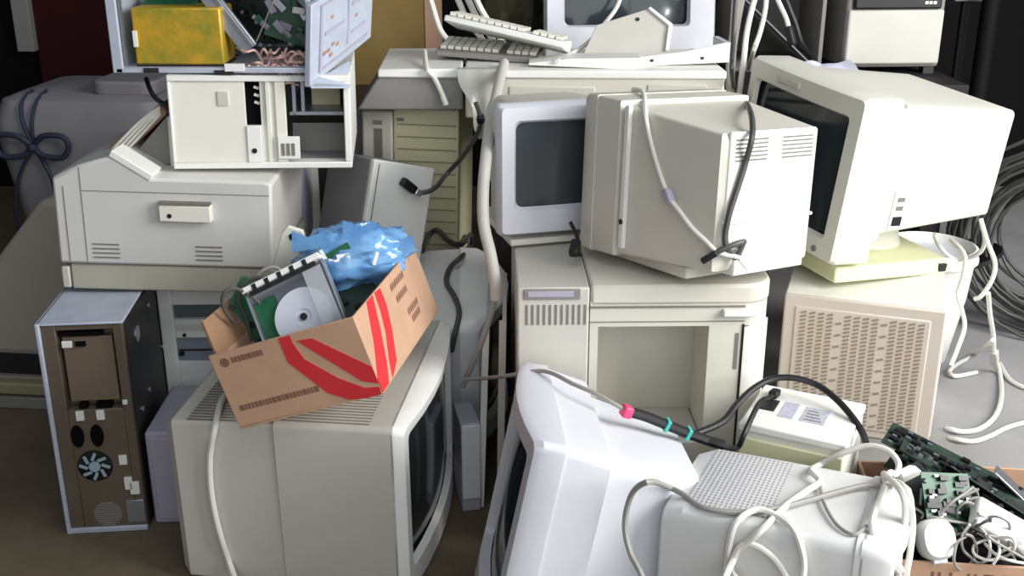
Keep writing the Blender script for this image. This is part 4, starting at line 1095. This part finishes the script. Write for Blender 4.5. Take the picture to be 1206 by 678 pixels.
CABLES['fr_white_c'] = [(0.3258,1.28,0.0177),(0.312,1.31,0.159),(0.3081,1.335,0.2499),(0.3185,1.3964,0.2573),(0.3199,1.3981,0.2974),(0.3281,1.4007,0.3349),(0.36,1.4179,0.3465),(0.3883,1.4042,0.3439),(0.4058,1.3749,0.339),(0.4148,1.3573,0.3172),(0.4186,1.3504,0.292),(0.4158,1.335,0.2571),(0.4306,1.31,0.159),(0.4609,1.28,0.0177)]
CABLES['fr_white_d'] = [(0.6665,1.7584,0.2046),(0.597,1.5,0.3443),(0.583,1.42,0.3663),(0.5862,1.4,0.3356),(0.5803,1.38,0.2982),(0.5734,1.36,0.2392),(0.5807,1.31,0.0214)]
CABLES['fr_white_e'] = [(0.5854,1.5333,0.341),(0.5722,1.42,0.3735),(0.5742,1.4,0.3428),(0.5646,1.38,0.3054),(0.561,1.36,0.2392),(0.5631,1.31,0.0214)]
CABLES['fr_thin'] = [(0.48,1.5142,0.335),(0.4694,1.4506,0.3385),(0.4707,1.387,0.3408),(0.4869,1.3583,0.3421),(0.5111,1.3785,0.3433)]
CABLES['right_a'] = [(1.0475,2.62,0.3977),(1.0853,2.66,0.3493),(1.1259,2.66,0.3199),(1.1605,2.62,0.3444),(1.1678,2.6,0.3842),(1.1344,2.56,0.4463)]
CABLES['right_b'] = [(1.1223,2.54,0.4608),(1.129,2.5,0.4159),(1.1412,2.47,0.3729),(1.1349,2.46,0.3339),(1.1164,2.46,0.2953),(1.106,2.47,0.2829)]
CABLES['right_c'] = [(1.15,2.5,0.287),(1.1809,2.54,0.2163),(1.2166,2.58,0.1431),(1.2465,2.62,0.0672),(1.286,2.6595,0.0076),(1.2263,2.5055,0.0077),(1.1688,2.4019,0.0077),(1.1073,2.3353,0.0078),(1.0606,2.3181,0.0078),(1.0315,2.331,0.0078),(1.0574,2.46,-0.0537)]
CABLES['right_d'] = [(1.282,2.3887,0.0067),(1.2232,2.3664,0.0068),(1.1695,2.34,0.0068),(1.1119,2.2972,0.0068),(1.0626,2.2722,0.0068),(1.0221,2.2846,0.0068),(1.0394,2.4,-0.0506)]
CABLES['right_e'] = [(1.0914,2.62,0.3844),(1.1049,2.56,0.3643),(1.1041,2.55,0.3129),(1.102,2.56,0.2648),(1.1144,2.55,0.2237),(1.1271,2.55,0.1784),(1.1094,2.53,0.1295),(1.0944,2.52,0.0878)]
CABLES['right_f'] = [(1.1616,2.46,0.1816),(1.2747,2.7838,0.0057),(1.2013,2.7138,0.0095),(1.1535,2.6588,0.0095),(1.1571,2.6267,0.0096),(1.2258,2.6602,0.0057)]
CABLES['right_g'] = [(1.309,2.7148,0.0066),(1.2928,2.6067,0.0067),(1.3207,2.5454,0.0067),(1.3564,2.5058,0.0067)]
CABLES['top_white'] = [(0.2925,2.92,0.9979),(0.2714,2.9,0.9261),(0.2347,2.86,0.8818),(0.195,2.8,0.8472),(0.1499,2.74,0.8263),(0.1019,2.5739,0.8293)]
CABLES['loop_a'] = [(0.6392,2.86,1.0227),(0.6086,2.84,0.9526),(0.5893,2.82,0.8718),(0.5819,2.8,0.8011),(0.5779,2.8,0.7373),(0.5731,2.8,0.6834)]
CABLES['loop_b'] = [(0.641,2.88,1.0009),(0.6402,2.86,0.93),(0.63,2.85,0.8682),(0.6106,2.83,0.8137),(0.6899,3.2357,0.7103)]
CABLES['loop_c'] = [(0.6632,2.96,0.995),(0.6903,2.95,0.9319),(0.714,2.94,0.8856),(0.7263,2.93,0.8434)]
CABLES['loop_d'] = [(0.6878,3.0,0.9921),(0.7174,2.98,0.9291),(0.7448,2.97,0.8692),(0.7622,2.95,0.819),(0.7887,2.92,0.7879)]
CABLES['strap'] = [(0.5917,2.9,0.9994),(0.5695,2.86,0.8987),(0.5585,2.84,0.8166),(0.558,2.83,0.7322),(0.5648,2.82,0.6687)]
CABLES['ribbon_a'] = [(-0.0419,3.02,0.6537),(-0.1406,2.94,0.8027),(-0.183,2.92,0.8534),(-0.2035,2.92,0.9135),(-0.2153,2.92,0.9665),(-0.2146,2.97,1.0471),(-0.1855,3.05,1.0963)]
CABLES['ribbon_b'] = [(-0.0069,3.0,0.6805),(-0.0732,2.93,0.826),(-0.1099,2.92,0.8749),(-0.1313,2.92,0.9178),(-0.1479,2.92,0.9665),(-0.1533,2.97,1.0471),(-0.1296,3.05,1.0963)]
CABLES['ribbon_c'] = [(0.0046,2.99,0.6938),(-0.0463,2.91,0.8286),(-0.0808,2.9,0.8772),(-0.1043,2.9,0.9198),(-0.121,2.9,0.9681),(-0.1261,2.95,1.0482),(-0.1066,3.03,1.097)]
CABLES['ribbon_d'] = [(0.0206,2.98,0.7069),(-0.0241,2.89,0.8312),(-0.0564,2.88,0.8795),(-0.082,2.88,0.9218),(-0.0987,2.88,0.9698),(-0.1037,2.93,1.0493),(-0.0819,3.02,1.0974)]
CABLES['carton_wire_a'] = [(-0.4215,1.79,0.5066),(-0.4431,1.78,0.5419),(-0.471,1.77,0.5642),(-0.4892,1.76,0.5602),(-0.493,1.76,0.5339),(-0.4793,1.77,0.5018)]
CABLES['carton_wire_b'] = [(-0.3882,1.84,0.5467),(-0.4137,1.83,0.5819),(-0.4419,1.82,0.5744),(-0.4516,1.82,0.546),(-0.4262,1.82,0.5269)]
CABLES['carton_wire_c'] = [(-0.4217,1.83,0.5344),(-0.4322,1.82,0.565),(-0.4596,1.81,0.5654),(-0.4774,1.8,0.5376),(-0.4659,1.8,0.4978),(-0.4579,1.79,0.4585)]
CABLES['scanner_cable'] = [(-0.2112,2.7,0.836),(-0.1954,2.5555,0.8151),(-0.1788,2.5626,0.792),(-0.1638,2.5632,0.7604),(-0.1561,2.5587,0.7409)]
CABLES['left_drop'] = [(-0.7128,2.16,0.8585),(-0.6993,2.14,0.8356),(-0.6879,2.14,0.8191),(-0.6723,2.15,0.8073)]
CABLES['scrap_0'] = [(0.7477,1.53,0.2308),(0.74,1.5468,0.2188),(0.7255,1.5482,0.2317),(0.7126,1.5328,0.2561),(0.7016,1.5149,0.2869),(0.7116,1.5108,0.3032),(0.7341,1.5244,0.2877),(0.7554,1.5431,0.2598),(0.7666,1.5498,0.2392),(0.7519,1.5382,0.2269)]
CABLES['scrap_1'] = [(0.7096,1.4868,0.2745),(0.7263,1.4882,0.2713),(0.7307,1.4728,0.2709),(0.7314,1.4549,0.2654),(0.7319,1.4508,0.2422),(0.7256,1.4644,0.2225),(0.7204,1.4831,0.2202),(0.7093,1.4898,0.2303),(0.6985,1.4782,0.2599),(0.6986,1.4591,0.2948)]
CABLES['scrap_2'] = [(0.73,1.5182,0.2651),(0.7426,1.5028,0.28),(0.751,1.4849,0.2929),(0.7682,1.4808,0.285),(0.7781,1.4944,0.2571),(0.7721,1.5131,0.2353),(0.7579,1.5198,0.2298),(0.7304,1.5082,0.2406),(0.7145,1.4891,0.2689),(0.718,1.48,0.2917)]
CABLES['scrap_3'] = [(0.7318,1.5528,0.2599),(0.7258,1.5349,0.2821),(0.7286,1.5308,0.2967),(0.7487,1.5444,0.2901),(0.7686,1.5631,0.2678),(0.7753,1.5698,0.2522),(0.7694,1.5582,0.2476),(0.7484,1.5391,0.2502),(0.7318,1.53,0.2606),(0.7272,1.5393,0.268)]
CABLES['scrap_4'] = [(0.7462,1.4449,0.2452),(0.7254,1.4408,0.2442),(0.7105,1.4544,0.2457),(0.7176,1.4731,0.2497),(0.7361,1.4798,0.2541),(0.7477,1.4682,0.2668),(0.7608,1.4491,0.2772),(0.7632,1.44,0.2682),(0.7619,1.4493,0.2484),(0.7591,1.4684,0.2308)]
CABLES['scrap_5'] = [(0.6848,1.4408,0.2896),(0.7035,1.4544,0.2757),(0.7227,1.4731,0.2408),(0.7224,1.4798,0.2184),(0.7098,1.4682,0.2146),(0.6894,1.4491,0.2218),(0.6744,1.44,0.2422),(0.6775,1.4493,0.2594),(0.6892,1.4684,0.2596),(0.7046,1.4798,0.2596)]
CABLES['scrap_long'] = [(0.6698,1.5,0.29),(0.6832,1.5,0.3082),(0.7043,1.51,0.3174),(0.723,1.52,0.3252)]
CABLES['scrap_out'] = [(0.7319,1.47,0.254),(0.7351,1.44,0.2555),(0.7497,1.42,0.2569),(0.7826,1.42,0.2509)]
CABLES['scrap_drop'] = [(0.7556,1.48,0.2552),(0.736,1.43,0.2652),(0.7276,1.425,0.2475)]
CABLES['tangle_0'] = [(0.7061,1.5702,0.2922),(0.6597,1.5648,0.3207),(0.6923,1.5818,0.3078),(0.6553,1.5517,0.3169),(0.7281,1.585,0.2721),(0.6861,1.5632,0.3201),(0.6891,1.5881,0.3018),(0.6777,1.5827,0.3029)]
CABLES['tangle_1'] = [(0.629,1.5281,0.2389),(0.656,1.5294,0.2674),(0.6348,1.5446,0.2733),(0.6318,1.5183,0.2524),(0.6939,1.5402,0.2329),(0.6767,1.5392,0.2494),(0.6322,1.5431,0.2522),(0.6416,1.5455,0.2281)]
CABLES['tangle_2'] = [(0.6814,1.4981,0.2703),(0.6828,1.4955,0.2408),(0.6579,1.5087,0.277),(0.7234,1.4997,0.2628),(0.6895,1.4889,0.2573),(0.6997,1.5049,0.2565),(0.6625,1.4939,0.2824),(0.7199,1.5039,0.2675)]
CABLES['tangle_3'] = [(0.7338,1.5226,0.2942),(0.7805,1.535,0.2531),(0.781,1.5559,0.2452),(0.8005,1.5596,0.2566),(0.7999,1.5553,0.2499),(0.7522,1.5299,0.2763),(0.774,1.5228,0.2912),(0.782,1.5393,0.2506)]
CABLES['tangle_4'] = [(0.7421,1.5403,0.3093),(0.7045,1.5368,0.2932),(0.7016,1.566,0.2799),(0.7617,1.5492,0.2695),(0.7121,1.551,0.2576),(0.7334,1.5385,0.3115),(0.7596,1.5653,0.2572),(0.7342,1.5532,0.2831)]
CABLES['tangle_5'] = [(0.7838,1.4614,0.2614),(0.7375,1.4404,0.2529),(0.7667,1.4409,0.2435),(0.7756,1.4741,0.2366),(0.7627,1.4562,0.2672),(0.7871,1.4453,0.2429),(0.7208,1.441,0.2848),(0.7621,1.4747,0.2609)]
CABLES['tangle_6'] = [(0.7347,1.4915,0.2769),(0.7084,1.4788,0.267),(0.6984,1.4851,0.2781),(0.7317,1.4718,0.2687),(0.7487,1.501,0.234),(0.7417,1.4886,0.2845),(0.6915,1.477,0.2549),(0.7426,1.4979,0.2667)]
CABLES['tangle_7'] = [(0.6577,1.5556,0.3009),(0.6612,1.5518,0.2601),(0.6841,1.5779,0.2621),(0.6479,1.5603,0.27),(0.6923,1.5524,0.2564),(0.6913,1.5624,0.2726),(0.6545,1.5791,0.2478),(0.6727,1.5797,0.2728)]
CABLES['tangle_8'] = [(0.7243,1.4929,0.2937),(0.7857,1.5079,0.2507),(0.7707,1.5158,0.2824),(0.7568,1.5056,0.2642),(0.745,1.492,0.287),(0.7606,1.5182,0.2697),(0.7858,1.5082,0.2523),(0.7435,1.5095,0.2683)]

def cable(key, name, label, mname, r, cat='cable', group=None, n=8):
    t = thing(name, label, cat, CABLES[key][0], (0, 0, 0), group)
    o = Vector(CABLES[key][0])
    MB().tube([Vector(p)-o for p in CABLES[key]], r, n, 6).build('cord', M[mname], t)
    return t, o
def plug(t, o, key, i, size, mname, name='plug', j=None):
    """a connector body at point i of its cable, turned along it"""
    P = [Vector(p) for p in CABLES[key]]
    p = P[i]; q = P[j] if j is not None else P[i-1] if i else P[1]
    d = (q-p).normalized(); rot = d.to_track_quat('X', 'Z').to_matrix()
    b = MB().box(p-o, size, rot).build(name, M[mname], t, bevel=min(size)*.2)
    return b
t, o = cable('dark_cc', 'power_cable', 'dark grey cable hanging down the back of the vented centre monitor', 'darkcable', .0052)
m = plug(t, o, 'dark_cc', -1, (.03, .012, .010), 'black')
t, o = cable('white_cc', 'video_cable', 'thin pale cable draped along the side of the vented centre monitor', 'whitecable', .0042)
plug(t, o, 'white_cc', 5, (.026, .015, .015), 'lilac', 'ferrite_bead'); plug(t, o, 'white_cc', -1, (.026, .010, .008), 'white')
t, o = cable('plug_cs', 'power_cable', 'short black plug hanging under the small grey-screened monitor', 'black', .004)
plug(t, o, 'plug_cs', 2, (.034, .018, .016), 'black'); plug(t, o, 'plug_cs', -1, (.014, .004, .004), 'silver', 'pin')
t, o = cable('bt', 'video_cable', 'dark cable with a silver plug hanging across the tall yellowed tower', 'darkcable', .0055)
plug(t, o, 'bt', 0, (.042, .018, .02), 'black'); plug(t, o, 'bt', 1, (.018, .020, .016), 'silver', 'plug_shell', 0); plug(t, o, 'bt', -2, (.02, .016, .016), 'black', 'ferrite_bead')
cable('rc_wave', 'power_cable', 'dark grey cord waving over the top of the round-cornered monitor', 'darkcable', .0062)
cable('hose', 'corrugated_hose', 'thick grey hose hanging left of the small grey-screened monitor', 'grey', .0115, 'hose', n=12)
cable('hose_thin', 'data_cable', 'grey cord trailing from the thick hose down beside the big left screen', 'greycable', .006)
cable('fl_white', 'power_cable', 'white cable running down the near side of the big left monitor', 'whitecable', .0058)
cable('fm_grey', 'audio_cable', 'thin grey cable crossing the leaning front centre monitor to a black bundled plug', 'greycable', .0038)
t, o = cable('probe', 'connector_bundle', 'black taped connector bundle with teal and pink bands on the leaning front monitor', 'black', .0095)
for i, mm, nm in ((0, 'pink', 'pink_band'), (2, 'teal', 'teal_band'), (3, 'teal', 'teal_band')):
    b = plug(t, o, 'probe', i, (.007 if i else .018, .0205, .0205), mm, nm, i+1); b['label'] = '%s band' % mm
cable('black_loop', 'power_cable', 'thick black cable arching over the white labelled box', 'black', .0060)
t, o = cable('black_plug', 'power_cable', 'black cable plugged into the socket of the white labelled box', 'black', .0048)
plug(t, o, 'black_plug', -1, (.030, .016, .014), 'black')
cable('fr_loop_grey', 'data_cable', 'grey cable looping off the left edge of the perforated front right monitor', 'greycable', .0045)
FW = ('fr_white_a', 'white cable hooked at the near edge of the perforated front right monitor'), ('fr_white_c', 'white cable curling over the near end of the perforated vents'), \
     ('fr_white_d', 'outer white cable hanging between the perforated monitor and the scrap carton'), ('fr_white_e', 'inner white cable hanging between the perforated monitor and the scrap carton')
t, o = cable('fr_white_b', 'power_cable', 'longest white cable, looping widely over the perforated front right monitor', 'whitecable', .0052)
plug(t, o, 'fr_white_b', -4, (.042, .020, .012), 'white')
for k, lab in FW: cable(k, 'power_cable', lab, 'whitecable', .005, group='white cables on the front right monitor')
t['group'] = 'white cables on the front right monitor'
cable('fr_thin', 'data_cable', 'very thin pale wire lying on the plain end of the perforated monitor', 'greycable', .0028)
RW = (('right_a', 'white cable looped under the rear of the large tipped monitor'), ('right_b', 'white cable hanging from the lower back corner of the large tipped monitor'),
      ('right_e', 'white cable hanging beside the grille-fronted cooler in front of the tub'), ('right_f', 'pale cable end curling on the floor behind the grille-fronted cooler'),
      ('right_d', 'white cable on the floor entering from the right edge'), ('right_g', 'grey-white cable on the floor running off the right edge above the other'))
for k, lab in RW: cable(k, 'power_cable', lab, 'whitecable', .0055, group='white cables at the right side')
t, o = cable('right_c', 'power_cable', 'white cable with an inline connector bending across the floor right of the cooler', 'whitecable', .0060, group='white cables at the right side')
plug(t, o, 'right_c', 3, (.05, .020, .018), 'grey', 'inline_connector')
cable('top_white', 'data_cable', 'white cable slanting in front of the black-screened monitor', 'whitecable', .0055)
cable('loop_a', 'video_cable', 'white cable hanging down the left front edge of the large tipped monitor', 'whitecable', .0075)
cable('loop_b', 'video_cable', 'white cable ending on top of the large tipped monitor', 'whitecable', .0065)
t, o = cable('loop_c', 'video_cable', 'short white cable with a dark plug above the large tipped monitor', 'whitecable', .0065)
plug(t, o, 'loop_c', -1, (.05, .02, .02), 'dark')
cable('loop_d', 'power_cable', 'thick black cable dropping behind the large tipped monitor', 'black', .0085)
cable('strap', 'plastic_strip', 'broad pale plastic strip hanging right of the black-screened monitor', 'grey', .012, 'strip')
for k, lab in zip('abcd', ('leftmost of the pale cables arching beside the ochre board', 'second pale cable from the ochre board', 'third pale cable from the ochre board', 'pale arching cable farthest from the ochre board')):
    cable('ribbon_'+k, 'data_cable', lab, 'whitecable', .008, group='pale cables arching by the ochre board')
for k, lab in (('carton_wire_a', 'dark wire looping out over the left edge of the red-striped carton'), ('carton_wire_b', 'taupe wire curled by the beige bracket in the red-striped carton'), ('carton_wire_c', 'thin dark wire around the green board in the red-striped carton')):
    cable(k, 'wire', lab, 'greycable' if k[-1] == 'b' else 'darkcable', .0034, 'wire')
t, o = cable('scanner_cable', 'data_cable', 'short white cable hanging over the front of the flat white scanner', 'whitecable', .006)
plug(t, o, 'scanner_cable', -1, (.022, .012, .010), 'white')
cable('left_drop', 'wire', 'black wire dangling left of the cream chassis', 'black', .0045, 'wire')
for k in [k for k in CABLES if k.startswith('scrap_')]:
    lab = {'scrap_long': 'straight pale wire across the green board in the scrap carton', 'scrap_out': 'pale wire running out over the scrap carton rim to the right', 'scrap_drop': 'pale wire hanging over the printed rim of the scrap carton'}.get(k, 'thin pale wire coiled in the tangle in the scrap carton')
    cable(k, 'wire', lab, 'whitecable' if k in ('scrap_out', 'scrap_drop', 'scrap_1', 'scrap_4') else 'greycable', .0023, 'wire', group='thin pale wires tangled in the scrap carton', n=6)
for k in [k for k in CABLES if k.startswith('tangle_')]:
    dk = int(k[-1]) % 3 == 0
    cable(k, 'wire', 'thin dark wire tangled among the boards in the scrap carton' if dk else 'thin grey wire tangled among the boards in the scrap carton', 'black' if dk else 'greycable', .0023, 'wire', group='thin dark wires tangled in the scrap carton' if dk else 'thin grey wires tangled in the scrap carton', n=6)


# ------------------------------------------------------------------ light: an open doorway at the right front, a little bounce from the room, an added front fill
def area(name, loc, target, sx, sy, power, col):
    l = bpy.data.lights.new(name, 'AREA'); l.shape = 'RECTANGLE'; l.size = sx; l.size_y = sy; l.energy = power; l.color = col
    o = bpy.data.objects.new(name, l); C.objects.link(o); o.location = loc
    o.rotation_euler = (Vector(target)-Vector(loc)).to_track_quat('-Z', 'Y').to_euler()
    return o
area('doorway_light', (2.75, .75, 1.85), (.45, 2.3, .3), 1.8, 1.9, 165, (1, .99, .975))
area('ceiling_bounce', (.2, .6, 3.2), (0, 2.3, .3), 2.5, 2.0, 22, (.95, .97, 1))
area('front_fill', (1.1, -2.2, 1.7), (0, 2.3, .5), 4.0, 2.2, 62, (.95, .975, 1))  # unseen fill lamp added on the camera side to brighten the dark gaps
l = bpy.data.lights.new('work_lamp', 'POINT'); l.energy = 5; l.shadow_soft_size = .03; l.color = (1, 1, .98)
o = bpy.data.objects.new('work_lamp', l); C.objects.link(o); o.location = (1.94, .225, .96)
w = bpy.data.worlds.new('world'); bpy.context.scene.world = w; w.use_nodes = True
w.node_tree.nodes['Background'].inputs[0].default_value = (.75, .85, 1, 1)
w.node_tree.nodes['Background'].inputs[1].default_value = .16
sc = bpy.context.scene
sc.view_settings.view_transform = 'Standard'
sc.view_settings.look = 'None'
sc.view_settings.exposure = 0
